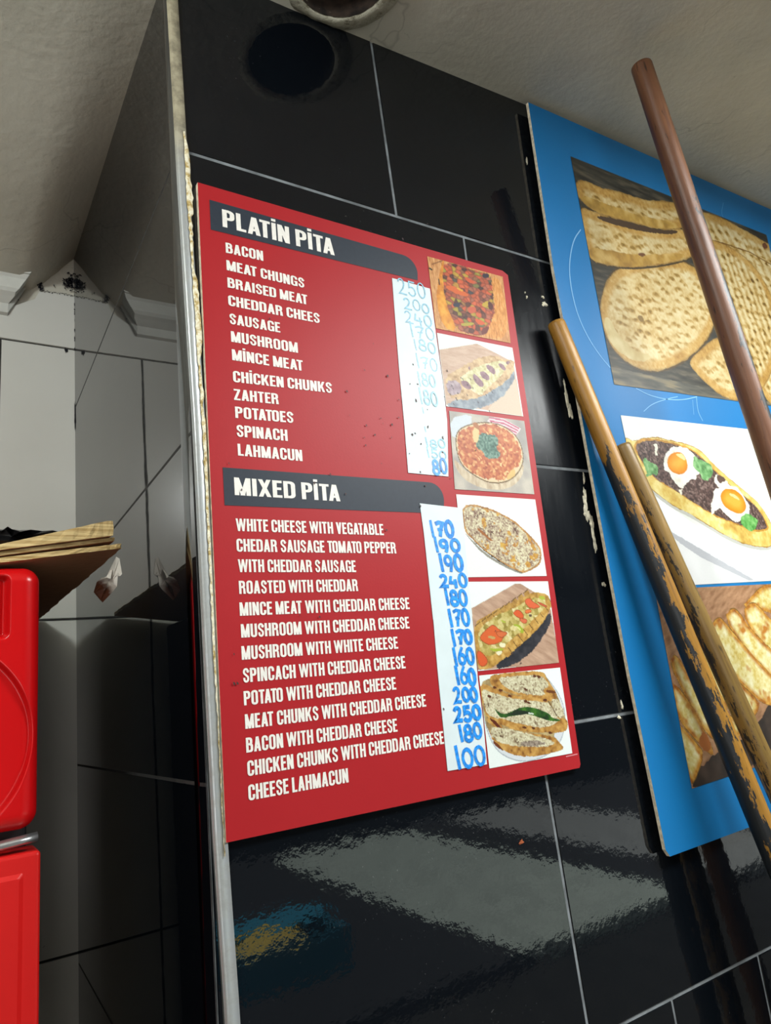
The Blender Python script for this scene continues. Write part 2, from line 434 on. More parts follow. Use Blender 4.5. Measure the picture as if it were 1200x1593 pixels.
# ------------------------------------------------------------------ corner profile on the pillar
zk = [1.0, 1.325, 1.45, 1.60, 1.80, 1.92, 2.04, 2.13, 2.34]
tl = [0.000, -0.0047, -0.0085, -0.0107, -0.0125, -0.0155, -0.0185, -0.0200, -0.0245]
def tL(z): return float(np.interp(z, zk, tl))
mb = MB(); prof_n = 9
zs = np.linspace(0.02, 2.312, 60); vs = []; fs = []
for z in zs:
    x0 = tL(z); r = 0.003; wd = 0.0108
    pts = [(xs(z) - 0.0008, 0.034), (x0 - 0.0002, 0.0042)]
    for k in range(5):
        a = math.pi + k * math.pi / 8
        pts.append((x0 + r + r * math.cos(a), 0.0042 + r * math.sin(a)))
    pts += [(x0 + wd, 0.0012), (x0 + wd + 0.0004, 0.0062)]
    vs += [(a, b, z) for a, b in pts]
p = 9
for i in range(len(zs) - 1):
    for k in range(p - 1):
        fs.append((i * p + k, i * p + k + 1, (i + 1) * p + k + 1, (i + 1) * p + k))
mb.add(vs, fs)
mb.mi = [1 if i % 8 == 0 else 0 for i in range(len(mb.f))]
tr = mb.build('trim_2', [M['steel'], M['flange']], smooth=True); struct(tr)
# ragged caulk between the profile and the menu board
mb = MB(); rs = random.Random(12)
zs = np.linspace(1.44, 2.10, 150); L = []; Rr = []
for i, z in enumerate(zs):
    x0 = tL(z) + 0.0075 + rs.uniform(-0.0006, 0.0006)
    wv = 0.0028 + 0.0016 * math.sin(z * 47) + 0.001 * math.sin(z * 131) + rs.uniform(-0.0009, 0.0009)
    if z < 1.66: wv *= 0.55
    L.append((x0, 0.0006, z)); Rr.append((min(x0 + max(0.0008, wv) + 0.002, -0.0008), 0.0022, z))
vs = []
for a, b in zip(L, Rr): vs += [a, ((a[0] + b[0]) / 2, -0.0006, a[2]), b]
fs = []
for i in range(len(L) - 1):
    for k in range(2): fs.append((3 * i + k, 3 * i + k + 1, 3 * i + k + 4, 3 * i + k + 3))
mb.add(vs, fs); ck = mb.build('trim_3', M['caulk'], smooth=True); struct(ck)

# dried adhesive spots on the black tiles
mb = MB(); rs = random.Random(4)
def dab(px, py, rx, rz, seed, jag=0.5):
    p = at(px, py, YF - 0.0006); bl = blob(p[0], p[2], rx, rz, seed, 28, jag)
    ci = len(mb.v)
    mb.add([(a, YF - 0.0002, b) for a, b in bl] + [(a * 0.6 + p[0] * 0.4, YF - 0.0014, b * 0.6 + p[2] * 0.4) for a, b in bl],
           [(k, (k + 1) % 28, 28 + (k + 1) % 28, 28 + k) for k in range(28)] + [tuple(range(28, 56))])
for (px, py, rx, rz) in ((911, 778, .0035, .014), (914, 800, .005, .010), (922, 820, .003, .016), (926, 845, .003, .010), (909, 744, .0015, .007),
                         (882, 618, .0022, .018), (888, 640, .003, .012), (879, 600, .0015, .008), (848, 473, .004, .004), (845, 462, .002, .002),
                         (820, 462, .0012, .002), (817, 455, .001, .001), (940, 909, .003, .003), (968, 1097, .0018, .004), (964, 1116, .003, .0018),
                         (836, 190, .002, .01), (820, 250, .001, .006)):
    dab(px, py, rx, rz, int(px * 7 + py), 0.55)
o = mb.build('adhesive_residue', M['residue']); o['kind'] = 'structure'
mb = MB(); dab(812, 1310, .0024, .0024, 3, 0.6); o = mb.build('sauce_speck', simple('dried orange sauce', 'a0522c', 0.6)); o['kind'] = 'structure'

# ------------------------------------------------------------------ printing toolkit (patterns of the printed pictures)
def h2(ix, iz, s):
    n = (ix.astype(np.int64) * 374761393 + iz.astype(np.int64) * 668265263 + s * 974634777) & 0x7fffffff
    n = ((n ^ (n >> 13)) * 1274126177) & 0x7fffffff
    n = n ^ (n >> 16)
    return (n & 0xffff) / 65535.0
def vnoise(x, z, cell, s):
    fx, fz = x / cell, z / cell
    ix, iz = np.floor(fx), np.floor(fz); tx, tz = fx - ix, fz - iz
    tx = tx * tx * (3 - 2 * tx); tz = tz * tz * (3 - 2 * tz)
    a, b = h2(ix, iz, s), h2(ix + 1, iz, s); c, d = h2(ix, iz + 1, s), h2(ix + 1, iz + 1, s)
    return (a * (1 - tx) + b * tx) * (1 - tz) + (c * (1 - tx) + d * tx) * tz
def fbm(x, z, cell, s, o=3):
    v = 0; a = 0.5; t = 0
    for i in range(o):
        v = v + a * vnoise(x, z, cell / 2 ** i, s + i * 17); t += a; a *= 0.55
    return v / t
def worley(x, z, cell, s, ax=1.0):
    fx, fz = x / (cell * ax), z / cell
    ix, iz = np.floor(fx), np.floor(fz)
    d1 = np.full_like(x, 9.0); d2 = np.full_like(x, 9.0); idd = np.zeros_like(x)
    for i in (-1, 0, 1):
        for j in (-1, 0, 1):
            cx, cz = ix + i, iz + j
            px, pz = cx + h2(cx, cz, s), cz + h2(cx, cz, s + 5)
            d = np.hypot(px - fx, pz - fz); r = h2(cx, cz, s + 9)
            nw = d < d1
            d2 = np.where(nw, d1, np.minimum(d2, d)); idd = np.where(nw, r, idd); d1 = np.where(nw, d, d1)
    return d1, d2, idd
def inpoly(x, z, pts):
    c = np.zeros(x.shape, bool); n = len(pts); j = n - 1
    for i in range(n):
        xi, zi = pts[i]; xj, zj = pts[j]
        k = ((zi > z) != (zj > z)) & (x < (xj - xi) * (z - zi) / (zj - zi + 1e-12) + xi)
        c ^= k; j = i
    return c
def segdist(x, z, pts, closed=False):
    d = np.full(x.shape, 9.0); n = len(pts)
    for i in range(n if closed else n - 1):
        a = np.array(pts[i]); b = np.array(pts[(i + 1) % n]); e = b - a
        t = np.clip(((x - a[0]) * e[0] + (z - a[1]) * e[1]) / (e @ e + 1e-15), 0, 1)
        d = np.minimum(d, np.hypot(x - a[0] - t * e[0], z - a[1] - t * e[1]))
    return d
def smoothpoly(pts, it=2):
    for _ in range(it):
        q = []
        for i in range(len(pts)):
            a = np.array(pts[i]); b = np.array(pts[(i + 1) % len(pts)]); q += [tuple(a * .75 + b * .25), tuple(a * .25 + b * .75)]
        pts = q
    return pts
class Print:
    """a printed picture: a fine grid whose vertices carry the printed ink colour"""
    def __init__(self, quad, y, nx, nz, crop):
        self.y = y; self.crop = crop
        P = [at(*p, y) for p in quad]                     # TL TR BR BL
        s, t = np.meshgrid(np.linspace(0, 1, nx), np.linspace(0, 1, nz))
        TL, TR, BR, BL = [p[[0, 2]] for p in P]
        g = (1 - t)[..., None] * ((1 - s)[..., None] * TL + s[..., None] * TR) + t[..., None] * ((1 - s)[..., None] * BL + s[..., None] * BR)
        self.x = g[..., 0]; self.z = g[..., 1]; self.nx, self.nz = nx, nz
        self.c = np.ones((nz, nx, 3))
    def p(self, cx, cy):
        x0, y0, k = self.crop; q = at(x0 + cx / k, y0 + cy / k, self.y); return (q[0], q[2])
    def poly(self, pts, sm=2, warp=0.0, wc=0.004, seed=1):
        pts = [self.p(*a) for a in pts]
        if sm: pts = smoothpoly(pts, sm)
        x, z = self.x, self.z
        if warp:
            x = x + warp * (fbm(x, z, wc, seed) - .5) * 2; z = z + warp * (fbm(x, z, wc, seed + 50) - .5) * 2
        self.last = pts
        return inpoly(x, z, pts)
    def dist(self, pts=None, closed=True):
        return segdist(self.x, self.z, self.last if pts is None else [self.p(*a) for a in pts], closed)
    def fill(self, mask, col):
        a = mask.astype(float)[..., None]
        col = np.array(lin(col)) if isinstance(col, str) else col
        self.c = self.c * (1 - a) + col * a
    def rmp(self, v, stops):
        ps = [s[0] for s in stops]; cs = np.array([lin(s[1]) for s in stops])
        return np.stack([np.interp(v, ps, cs[:, i]) for i in range(3)], -1)
    def build(self, name, parent, label, mat):
        nx, nz = self.nx, self.nz
        co = np.stack([self.x, np.full_like(self.x, self.y), self.z], -1).reshape(-1, 3)
        i = np.arange(nx * nz).reshape(nz, nx)
        f = np.stack([i[:-1, :-1], i[1:, :-1], i[1:, 1:], i[:-1, 1:]], -1).reshape(-1, 4)
        me = bpy.data.meshes.new(name)
        me.vertices.add(len(co)); me.vertices.foreach_set('co', co.ravel().astype(np.float32))
        me.loops.add(f.size); me.loops.foreach_set('vertex_index', f.ravel().astype(np.int32))
        me.polygons.add(len(f)); me.polygons.foreach_set('loop_start', np.arange(0, f.size, 4, dtype=np.int32))
        me.update(calc_edges=True); me.validate()
        a = me.color_attributes.new('ink', 'FLOAT_COLOR', 'POINT')
        rgba = np.concatenate([np.clip(self.c, 0, 1).reshape(-1, 3), np.ones((len(co), 1))], 1)
        a.data.foreach_set('color', rgba.ravel().astype(np.float32))
        me.materials.append(mat)
        o = bpy.data.objects.new(name, me); COL.objects.link(o); par(o, parent); o['label'] = label
        return o
def print_mat(name, rough, spec, coat=0.0):
    t = NT(name); a = t.n('ShaderNodeVertexColor', layer_name='ink')
    v = t.coords(); g = t.noise(v, 900, 2)
    ink = t.mix(1.0, a.outputs['Color'], (0.84, 0.86, 0.84), 'MULTIPLY')
    t.base(t.mix(0.10, ink, t.mix(g, (0, 0, 0), (1, 1, 1)), 'OVERLAY'))
    t.set(Roughness=rough); t.b.inputs['Specular IOR Level'].default_value = spec
    t.b.inputs['Coat Weight'].default_value = coat; t.b.inputs['Coat Roughness'].default_value = 0.25
    return t.m

# ------------------------------------------------------------------ lettering
def rr(x0, y0, x1, y1, r, n=5):
    """rounded rectangle, from the top centre clockwise"""
    r = min(r, (x1 - x0) / 2, (y1 - y0) / 2); out = [((x0 + x1) / 2, y1)]
    for cx, cy, a0 in ((x1 - r, y1 - r, 90), (x1 - r, y0 + r, 0), (x0 + r, y0 + r, -90), (x0 + r, y1 - r, -180)):
        for k in range(n + 1):
            a = math.radians(a0 - 90 * k / n); out.append((cx + r * math.cos(a), cy + r * math.sin(a)))
    return out
TV, TH = 0.175, 0.145
def g_rect(*q): return [[(q[0], q[1]), (q[2], q[1]), (q[2], q[3]), (q[0], q[3])]]
def g_diag(xa, xb, w, y0=0.0, y1=1.0): return [[(xb, y0), (xb + w, y0), (xa + w, y1), (xa, y1)]]
def g_ring(x0, y0, x1, y1, r=0.21, keep=None):
    o = rr(x0, y0, x1, y1, r); i = rr(x0 + TV, y0 + TH, x1 - TV, y1 - TH, max(0.05, r - TV * 0.75)); out = []
    for k in range(len(o)):
        j = (k + 1) % len(o); mid = ((o[k][0] + o[j][0]) / 2, (o[k][1] + o[j][1]) / 2)
        out.append([o[k], i[k], i[j], o[j]])
    if keep: out = keep(out)
    return out
def clipq(qs, fn):
    return [q for q in qs if fn(sum(p[0] for p in q) / 4, sum(p[1] for p in q) / 4)]
def g_half(x1, y0, y1, r=0.2):
    o = rr(0 - 0.5, y0, x1, y1, r); i = rr(-0.5 + TV, y0 + TH, x1 - TV, y1 - TH, max(0.05, r - TV * 0.7)); out = []
    for k in range(len(o) - 1):
        j = k + 1
        if o[k][0] >= 0.1 and o[j][0] >= 0.1: out.append([o[k], i[k], i[j], o[j]])
    w0 = min(o[0][0], 0.1)
    xr = x1 - min(r, (y1 - y0) / 2)
    out += g_rect(TV * 0.5, y1 - TH, xr, y1) + g_rect(TV * 0.5, y0, xr, y0 + TH)
    return out
def g_stroke(pts, t):
    out = []; n = len(pts); L = []
    for i, p in enumerate(pts):
        p = np.array(p); a = np.array(pts[max(0, i - 1)]); b = np.array(pts[min(n - 1, i + 1)])
        if 0 < i < n - 1:
            d1 = (p - a) / (np.linalg.norm(p - a) + 1e-9); d2 = (b - p) / (np.linalg.norm(b - p) + 1e-9)
            d = d1 + d2; d = d / (np.linalg.norm(d) + 1e-9); nn = np.array([-d[1], d[0]]); c = max(0.5, abs(nn @ np.array([-d1[1], d1[0]])))
            nn = nn / c
        else:
            d = b - a; d = d / (np.linalg.norm(d) + 1e-9); nn = np.array([-d[1], d[0]])
        L.append((tuple(p + nn * t / 2), tuple(p - nn * t / 2)))
    for i in range(n - 1): out.append([L[i][0], L[i][1], L[i + 1][1], L[i + 1][0]])
    return out
def arc(cx, cy, rx, ry, a0, a1, n=7):
    return [(cx + rx * math.cos(math.radians(a0 + (a1 - a0) * k / n)), cy + ry * math.sin(math.radians(a0 + (a1 - a0) * k / n))) for k in range(n + 1)]
def glyph(c):
    s = g_rect(0, 0, TV, 1)
    if c == 'I': return TV, s
    if c == 'İ': return TV, s + g_rect(0, 1.09, TV, 1.24)
    if c == 'L': return .37, s + g_rect(0, 0, .37, TH)
    if c == 'T': return .42, g_rect(.21 - TV / 2, 0, .21 + TV / 2, 1) + g_rect(0, 1 - TH, .42, 1)
    if c == 'E': return .38, s + g_rect(0, 0, .38, TH) + g_rect(0, 1 - TH, .38, 1) + g_rect(0, .5 - TH / 2 + .02, .35, .5 + TH / 2 + .02)
    if c == 'H': return .47, s + g_rect(.47 - TV, 0, .47, 1) + g_rect(0, .45, .47, .45 + TH)
    if c == 'N': return .48, s + g_rect(.48 - TV, 0, .48, 1) + g_diag(0, .48 - TV * 1.05, TV * 1.05)
    if c == 'M': return .62, s + g_rect(.62 - TV, 0, .62, 1) + g_diag(.01, .31 - .075, TV) + g_diag(.61 - TV, .31 - TV + .075, TV)
    if c == 'W': return .76, g_diag(0, .14, .15) + g_diag(.305, .14, .15) + g_diag(.305, .47, .15) + g_diag(.61, .47, .15)
    if c == 'V': return .48, g_diag(0, .165, TV) + g_diag(.48 - TV, .165, TV)
    if c == 'A': return .50, g_diag(.165, 0, TV) + g_diag(.18, .50 - TV, TV) + g_rect(.10, .20, .40, .20 + TH * .9)
    if c == 'X': return .50, g_diag(0, .50 - .17, .17) + g_diag(.50 - .17, 0, .17)
    if c == 'K': return .50, s + g_diag(.50 - .175, .10, .17, .36, 1) + g_diag(.15, .50 - .17, .17, 0, .62)
    if c == 'Z': return .42, g_rect(0, 0, .42, TH) + g_rect(0, 1 - TH, .42, 1) + g_diag(.25, .0, .17, TH * .8, 1 - TH * .8)
    if c == 'O': return .48, g_ring(0, -.012, .48, 1.012)
    if c == 'U': return .47, clipq(g_ring(0, -.012, .47, 1.0), lambda x, y: y < .45) + g_rect(0, .18, TV, 1) + g_rect(.47 - TV, .18, .47, 1)
    if c == 'C': return .46, clipq(g_ring(0, -.012, .46, 1.012), lambda x, y: x < .28 or abs(y - .5) > .3) + g_rect(.46 - TV, .64, .46, .82) + g_rect(.46 - TV, .18, .46, .36)
    if c == 'G': return .48, clipq(g_ring(0, -.012, .48, 1.012), lambda x, y: x < .28 or abs(y - .5) > .3) + g_rect(.48 - TV, .66, .48, .82) + g_rect(.48 - TV, 0, .48, .5) + g_rect(.25, .5 - TH, .48, .5)
    if c == 'D': return .48, s + g_half(.48, 0, 1)
    if c == 'P': return .46, s + g_half(.46, .42, 1)
    if c == 'B': return .48, s + g_half(.45, .47, 1) + g_half(.48, 0, .47 + TH)
    if c == 'R': return .49, s + g_half(.46, .44, 1) + [[(.49 - TV - .01, 0), (.49, 0), (.455, .40), (.40, .50), (.24, .50), (.30, .42)]]
    if c == 'S':
        h = TV / 2; w_ = .45
        pts = [(w_ - h, .68), (w_ - h, .76)] + arc(w_ / 2, .76, w_ / 2 - h, .185, 0, 180, 8) + [(h, .70)] + \
              [(h + .02, .63), (w_ / 2, .51), (w_ - h - .02, .39), (w_ - h, .31)] + arc(w_ / 2, .24, w_ / 2 - h, .185, 0, -180, 8) + [(h, .33)]
        return w_, g_stroke(pts, .145)
    return .22, []
def text_mesh(mb, txt, pl, pr, ptop, y):
    """lay a line of capitals between two baseline points on the plane y; ptop = a point on the cap line above the start"""
    a = at(*pl, y); b = at(*pr, y); tp = at(*ptop, y)
    up = tp - a; up = np.array([0.0, 0, up[2]])
    adv = 0; parts = []; prev = ' '
    for ch in txt:
        if ch == ' ': adv += .20; prev = ' '; continue
        if parts and prev + ch in ('TA', 'AT', 'PA', 'VA', 'AV', 'LT', 'TO', 'WA'): adv -= .085
        w_, qs = glyph(ch); parts.append((adv, qs)); adv += w_ + .062; prev = ch
    adv -= .062
    ex = (b - a) / adv
    for off, qs in parts:
        for li, qd in enumerate(qs):
            ar = sum(qd[i - 1][0] * qd[i][1] - qd[i][0] * qd[i - 1][1] for i in range(len(qd)))
            if ar < 0: qd = qd[::-1]
            mb.add([a + ex * (off + px) + up * py - np.array([0, 9e-6 * li, 0]) for px, py in qd], [tuple(range(len(qd)))])

# ------------------------------------------------------------------ the red menu board
def menu_red():
    t = NT('satin red menu print'); v = t.coords()
    c = t.mix(t.noise(v, 6, 4), lin('9b191f'), lin('a31e24'))
    spk = t.ramp(t.noise(v, 260, 2), [(0.765, 0.0), (0.79, 1.0)])
    c = t.mix(t.math('MULTIPLY', spk, 0.55), c, lin('35080b'))
    t.base(c); t.set(Roughness=0.46); t.b.inputs['Specular IOR Level'].default_value = 0.26
    t.bump(t.noise(v, 420, 2), 0.05, 0.001); return t.m
M['menu_red'] = menu_red()
M['edge_cream'] = simple('raw cream board edge', 'd8cbb4', 0.8, 0.25, 160)
def glossy_print(name, hexc, var=0.05):
    return simple(name, hexc, 0.46, var, 200, spec=0.26)
M['menu_band'] = glossy_print('charcoal band print', '2b323c')
M['menu_white'] = glossy_print('white lettering print', 'e2dfd8')
M['paper'] = simple('white paper label', 'ccd9dc', 0.46, 0.03, 30, spec=0.3)
M['ink_blue'] = simple('blue marker ink', '1f86e0', 0.4, 0.35, 300)
M['ink_faded_glare'] = simple('faded glare-washed blue marker ink', '78aec4', 0.4, 0.25, 300)  # faded ink, with lamp glare on the upper strip painted in as paleness
M['photo'] = print_mat('satin photo print', 0.46, 0.26)

BL = at(351, 1311); TR = at(790, 424)
menu = empty('menu_board', (0.2, 0.0, 1.45))
tag(menu, 'red pita menu board with white lettering and six food photos on the black tiled pillar', 'menu board')
mb = MB()
out = [at(307.5, 283.5), at(782, 421), at(790.5, 428), at(903.5, 1189), at(902, 1194.5), at(352, 1311)]
fr = [(p[0], 0.0, p[2]) for p in out]
bk = [(p[0], 0.0055, p[2]) for p in out]
mb.prism(fr, bk, 0, 1)
pn = par(mb.build('panel', [M['menu_red'], M['edge_cream']]), menu); pn['label'] = 'red printed panel with cream edges'
# header bands with a rounded upper right corner
def band(pts, name, txt, pl, pr, ptop, lab):
    mb = MB(); v = [at(*p, -0.0003) for p in pts]
    TLp, TRp, BRp, BLp = v; r = 0.021
    fr = [TLp, BLp, BRp]
    ux = (TLp - TRp) / np.linalg.norm(TLp - TRp); uz = (BRp - TRp) / np.linalg.norm(BRp - TRp)
    cc = TRp + ux * r + uz * r
    for k in range(9):
        a = k / 8 * math.pi / 2; fr.append(cc - ux * r * math.cos(a) - uz * r * math.sin(a))
    mb.add(fr, [tuple(range(len(fr)))])
    o = par(mb.build(name, M['menu_band']), menu); o['label'] = lab
    mb = MB(); text_mesh(mb, txt, pl, pr, ptop, -0.0006)
    h = mb.build('heading_lettering', M['menu_white'], o)
    return o
band([(326, 310.5), (650, 403), (650, 436), (328, 357)], 'header_band', 'PLATİN PİTA', (346.7, 352.5), (521, 397.5), (346.7, 325.5), 'charcoal band reading PLATİN PİTA')
band([(346.5, 727), (692, 752), (690.5, 799), (349.5, 786)], 'header_band', 'MIXED PİTA', (365.5, 770), (530, 780), (363.8, 742.5), 'charcoal band reading MIXED PİTA')
LINES = [('BACON', 351.7, 393, 410, 406, 15.7), ('MEAT CHUNGS', 353, 420, 474, 448, 15.5), ('BRAISED MEAT', 354.5, 447, 479, 474, 15.5), ('CHEDDAR CHEES', 355.5, 475, 498, 503, 15.8),
         ('SAUSAGE', 357.5, 503.5, 436.5, 517.5, 16), ('MUSHROOM', 360, 531.5, 464, 549, 16.5), ('MİNCE MEAT', 361.5, 560, 472, 577, 16.8), ('CHİCKEN CHUNKS', 363, 594, 517, 611.5, 17),
         ('ZAHTER', 364.5, 622, 434, 629, 17), ('POTATOES', 366.5, 650, 457, 658, 17.5), ('SPINACH', 368.5, 679, 448, 686, 18), ('LAHMACUN', 370.5, 708.5, 471, 717.5, 18.3),
         ('WHITE CHEESE WITH VEGATABLE', 367.6, 826, 597.6, 832.6, 19.5), ('CHEDAR SAUSAGE TOMATO PEPPER', 368.5, 858, 617, 861, 19.8), ('WITH CHEDDAR SAUSAGE', 371, 890, 554.5, 890, 20),
         ('ROASTED WITH CHEDDAR', 372.5, 924, 557.6, 919.5, 20.4), ('MINCE MEAT WITH CHEDDAR CHEESE', 373.5, 958, 638, 947.6, 20.8), ('MUSHROOM WITH CHEDDAR CHEESE', 375.6, 992, 637.7, 977.6, 21),
         ('MUSHROOM WITH WHITE CHEESE', 376.5, 1026.5, 620, 1009, 21.3), ('SPINCACH WITH CHEDDAR CHEESE', 378.5, 1062, 631.6, 1039.5, 22), ('POTATO WITH CHEDDAR CHEESE', 380, 1097.5, 617, 1072.5, 22.3),
         ('MEAT CHUNKS WITH CHEDDAR CHEESE', 382, 1134, 663.6, 1099, 22.8), ('BACON WITH CHEDDAR CHEESE', 383.5, 1171, 619, 1138, 23.2), ('CHICKEN CHUNKS WITH CHEDDAR CHEESE', 385.5, 1207.5, 691.4, 1157, 23.7),
         ('CHEESE LAHMACUN', 387, 1245.5, 542.8, 1217, 24.3)]
for (txt, x0, y0, x1, y1, cap) in LINES:
    mb = MB(); text_mesh(mb, txt, (x0, y0), (x1, y1), (x0, y0 - cap), -0.0004)
    o = par(mb.build('lettering', M['menu_white']), menu); o['label'] = 'white lettering reading ' + txt

# handwritten prices on two paper strips
DIG = {'0': [arc(.5, .5, .42, .48, 100, 470, 14)], '1': [[(.45, 1.0), (.5, .5), (.6, -.02)]],
       '2': [[(.08, .78)] + arc(.42, .74, .32, .26, 150, -20, 7) + [(.55, .4), (.05, .03), (.3, .07), (.95, .03)]],
       '4': [[(.28, 1.0), (.10, .45), (.9, .40)], [(.68, .72), (.72, -.05)]],
       '5': [[(.9, .97), (.25, .97), (.2, .55)] + arc(.45, .3, .42, .3, 110, -160, 8)],
       '6': [[(.7, 1.0), (.25, .6)] + arc(.5, .28, .40, .28, 165, 520, 12)],
       '7': [[(.05, .86), (.5, .98), (.92, .92), (.6, .5), (.42, 0.0)], [(.25, .46), (.82, .52)]],
       '8': [arc(.5, .74, .33, .25, -80, 270, 12) + arc(.5, .25, .42, .26, 85, -270, 12)],
       '9': [arc(.45, .7, .36, .28, 0, 360, 12) + [(.8, .5), (.6, .0)]]}
def price(strip, txt, x0, y0, x1, y1, width, mat, bold=0, seed=0):
    """digits inside a photograph box, written on the strip"""
    r = random.Random(seed + 31 * len(txt) + int(y0)); mb = MB()
    y = -0.0010; lay = 0
    a = at(x0, y1, y); b = at(x1, y1, y); tp = at((x0 + x1) / 2, y0, y)
    b_ = at(x1, y1, y); W_ = b_[0] - a[0]; Hh = tp[2] - at((x0 + x1) / 2, y1, y)[2]
    # the row runs straight across the strip
    ws = [0.55 if c == '1' else 1.0 for c in txt]; tot = sum(ws) + 0.12 * (len(txt) - 1); k = 0
    zb = at((x0 + x1) / 2, y1, y)[2]
    for c, wv in zip(txt, ws):
        cw = wv / tot * W_; ox = a[0] + k / tot * W_; k += wv + .12
        hh = Hh * r.uniform(.86, 1.04) * (1.12 if c == '1' else .95); oz = zb + Hh * r.uniform(-.04, .08)
        for rep in range(1 + bold):
            sh = (r.uniform(-.05, .05) * rep, r.uniform(-.05, .05) * rep)
            for st in DIG[c]:
                pts = [(ox + (px + sh[0]) * cw + 0.1 * hh * (.5 - pz) * 0.6, oz + (pz + sh[1]) * hh) for px, pz in st]
                for qd in g_stroke(pts, width * r.uniform(.85, 1.15)):
                    lay += 1
                    mb.add([(p[0], y - 6e-6 * lay, p[1]) for p in qd], [tuple(range(4))])
    o = mb.build('price', mat, strip); o['label'] = 'handwritten price ' + txt
    return o
def strip(pts, name, lab):
    mb = MB(); fr = [at(*p, -0.0008) for p in pts]; bk = [(p[0], -0.0002, p[2]) for p in fr]
    mb.prism(fr, bk); o = par(mb.build(name, M['paper']), menu); o['label'] = lab; return o
s1 = strip([(610.5, 432.5), (614, 480), (621, 570), (629.5, 660), (635.5, 735.5), (698, 741.3), (696, 655), (690, 600), (680, 530), (669, 449)], 'price_strip', 'upper white paper strip with faded, glare-washed prices')
for txt, a in (('250', (621, 437, 663, 461)), ('200', (629.5, 467, 668.7, 484)), ('240', (631, 486, 673, 506)), ('170', (638, 507, 677, 527)), ('180', (644, 530, 679, 547)),
               ('170', (648, 555, 682, 575)), ('180', (651, 579, 679, 602)), ('180', (653.5, 609, 682, 631)), ('1', (657, 634, 661, 643)), ('1', (661, 664, 664, 672)), ('180', (661.7, 682, 694, 696)), ('150', (664, 698.5, 695.5, 713.5))):
    price(s1, txt, *a, 0.0016 if txt != '1' else .0012, M['ink_faded_glare'], 1 if a[1] in (609,) else 0)
price(s1, '80', 674.5, 713.5, 696.7, 737, 0.0026, M['ink_blue'], 1)
s2 = strip([(653.5, 783), (660, 830), (668, 905), (674, 962), (674.8, 965.5), (681, 1040), (689, 1120), (697, 1199.5), (758, 1189), (752, 1120), (744, 1058), (737, 980), (729, 904), (724, 845), (719.5, 790.5)], 'price_strip', 'lower white paper strip with bold blue prices')
for txt, a in (('170', (670, 810, 707, 836)), ('190', (676, 838, 716.5, 859)), ('190', (684.5, 864, 722, 890)), ('240', (686, 893, 728, 914)), ('180', (693.7, 917, 728, 942.5)), ('170', (699.5, 948, 732, 975)),
               ('170', (703.5, 977.5, 736, 1003)), ('160', (706.5, 1006.6, 739, 1034)), ('160', (710, 1037, 741.5, 1065)), ('200', (707.7, 1068.5, 744, 1092)), ('250', (707.7, 1097.7, 749, 1121)), ('180', (714.7, 1125.7, 751, 1151)), ('100', (709, 1159.5, 756.7, 1193))):
    price(s2, txt, *a, 0.0034, M['ink_blue'], 1)

# the six food photographs
YP = -0.0005
def photo1():
    P = Print([(665, 398.7), (782.5, 430.5), (794.8, 534), (678.5, 510.7)], YP, 130, 120, (655, 390, 7.06)); x, z = P.x, P.z
    n = fbm(x, z, .008, 1); g = fbm(x * 6, z, .006, 3)
    P.fill(np.ones_like(x, bool), P.rmp(g, [(.2, 'a96a34'), (.5, 'c98d55'), (.8, 'dba56c')]))
    P.fill(P.dist([(120, 150), (235, 110)], False) < .0006, '7a4a22'); P.fill(P.dist([(95, 195), (120, 205)], False) < .0012, '2f2a10')
    P.fill(P.poly([(770, 265), (890, 330), (990, 988), (650, 940), (740, 700)]), P.rmp(g, [(.2, 'b06c2c'), (.5, 'd68f45'), (.8, 'e3ab66')]))
    P.fill(P.poly([(235, 110), (255, 110), (250, 420), (330, 700), (400, 890), (250, 850), (165, 560), (190, 330)], 1), P.rmp(n, [(.2, 'b4661a'), (.5, 'd88a22'), (.8, 'e6a53a')]))
    P.fill(P.poly([(205, 300), (215, 380), (195, 380), (190, 310)]), '3a1f10')
    m = P.poly([(250, 115), (480, 170), (560, 205), (740, 250), (775, 300), (790, 480), (820, 660), (770, 780), (740, 880), (660, 940), (560, 920), (400, 870), (330, 720), (260, 500), (240, 300)], 1, .0012, .004)
    d1, d2, i = worley(x + .002 * fbm(x, z, .004, 8), z, .0048, 3, 1.5)
    col = P.rmp(i, [(0, '41201a'), (.12, '5a2f22'), (.2, '8a4630'), (.35, 'a84a2a'), (.55, 'c2562e'), (.7, 'a55a42'), (.8, '7a4a38'), (.88, 'b8862e'), (.95, '9a8a30'), (1, '34323c')])
    col = col * (0.55 + 0.75 * np.clip((d2 - d1) * 2.2, 0, .8))[..., None] * (0.8 + .4 * fbm(x, z, .002, 5))[..., None]
    P.fill(m, np.clip(col, 0, 1))
    for pts, c in (([(250, 400), (330, 370), (520, 470), (520, 510), (400, 480)], 'cf5f28'), ([(370, 395), (470, 430), (450, 455)], 'd99a35'), ([(480, 280), (600, 340), (560, 370), (490, 320)], 'c9532b'), ([(660, 590), (740, 540), (750, 600), (700, 630)], 'bb9a33'),
                   ([(740, 540), (800, 600), (790, 660), (740, 640)], '521a1a'), ([(430, 800), (560, 780), (600, 810), (460, 835)], 'ab9a38'), ([(500, 620), (600, 610), (610, 670), (540, 700)], 'c4583a'), ([(670, 250), (750, 250), (750, 300), (680, 300)], '2c2230'),
                   ([(350, 580), (430, 570), (430, 620), (360, 620)], '2a2a3c'), ([(590, 730), (720, 790), (660, 830), (600, 780)], 'd0582a'), ([(660, 860), (750, 820), (740, 900), (670, 930)], '6a2a22')):
        P.fill(P.poly(pts, 2, .0006, .003), c)
    return P.build('printed_photo', menu, 'printed photo of a square tray of diced meat, tomato and pepper', M['photo'])
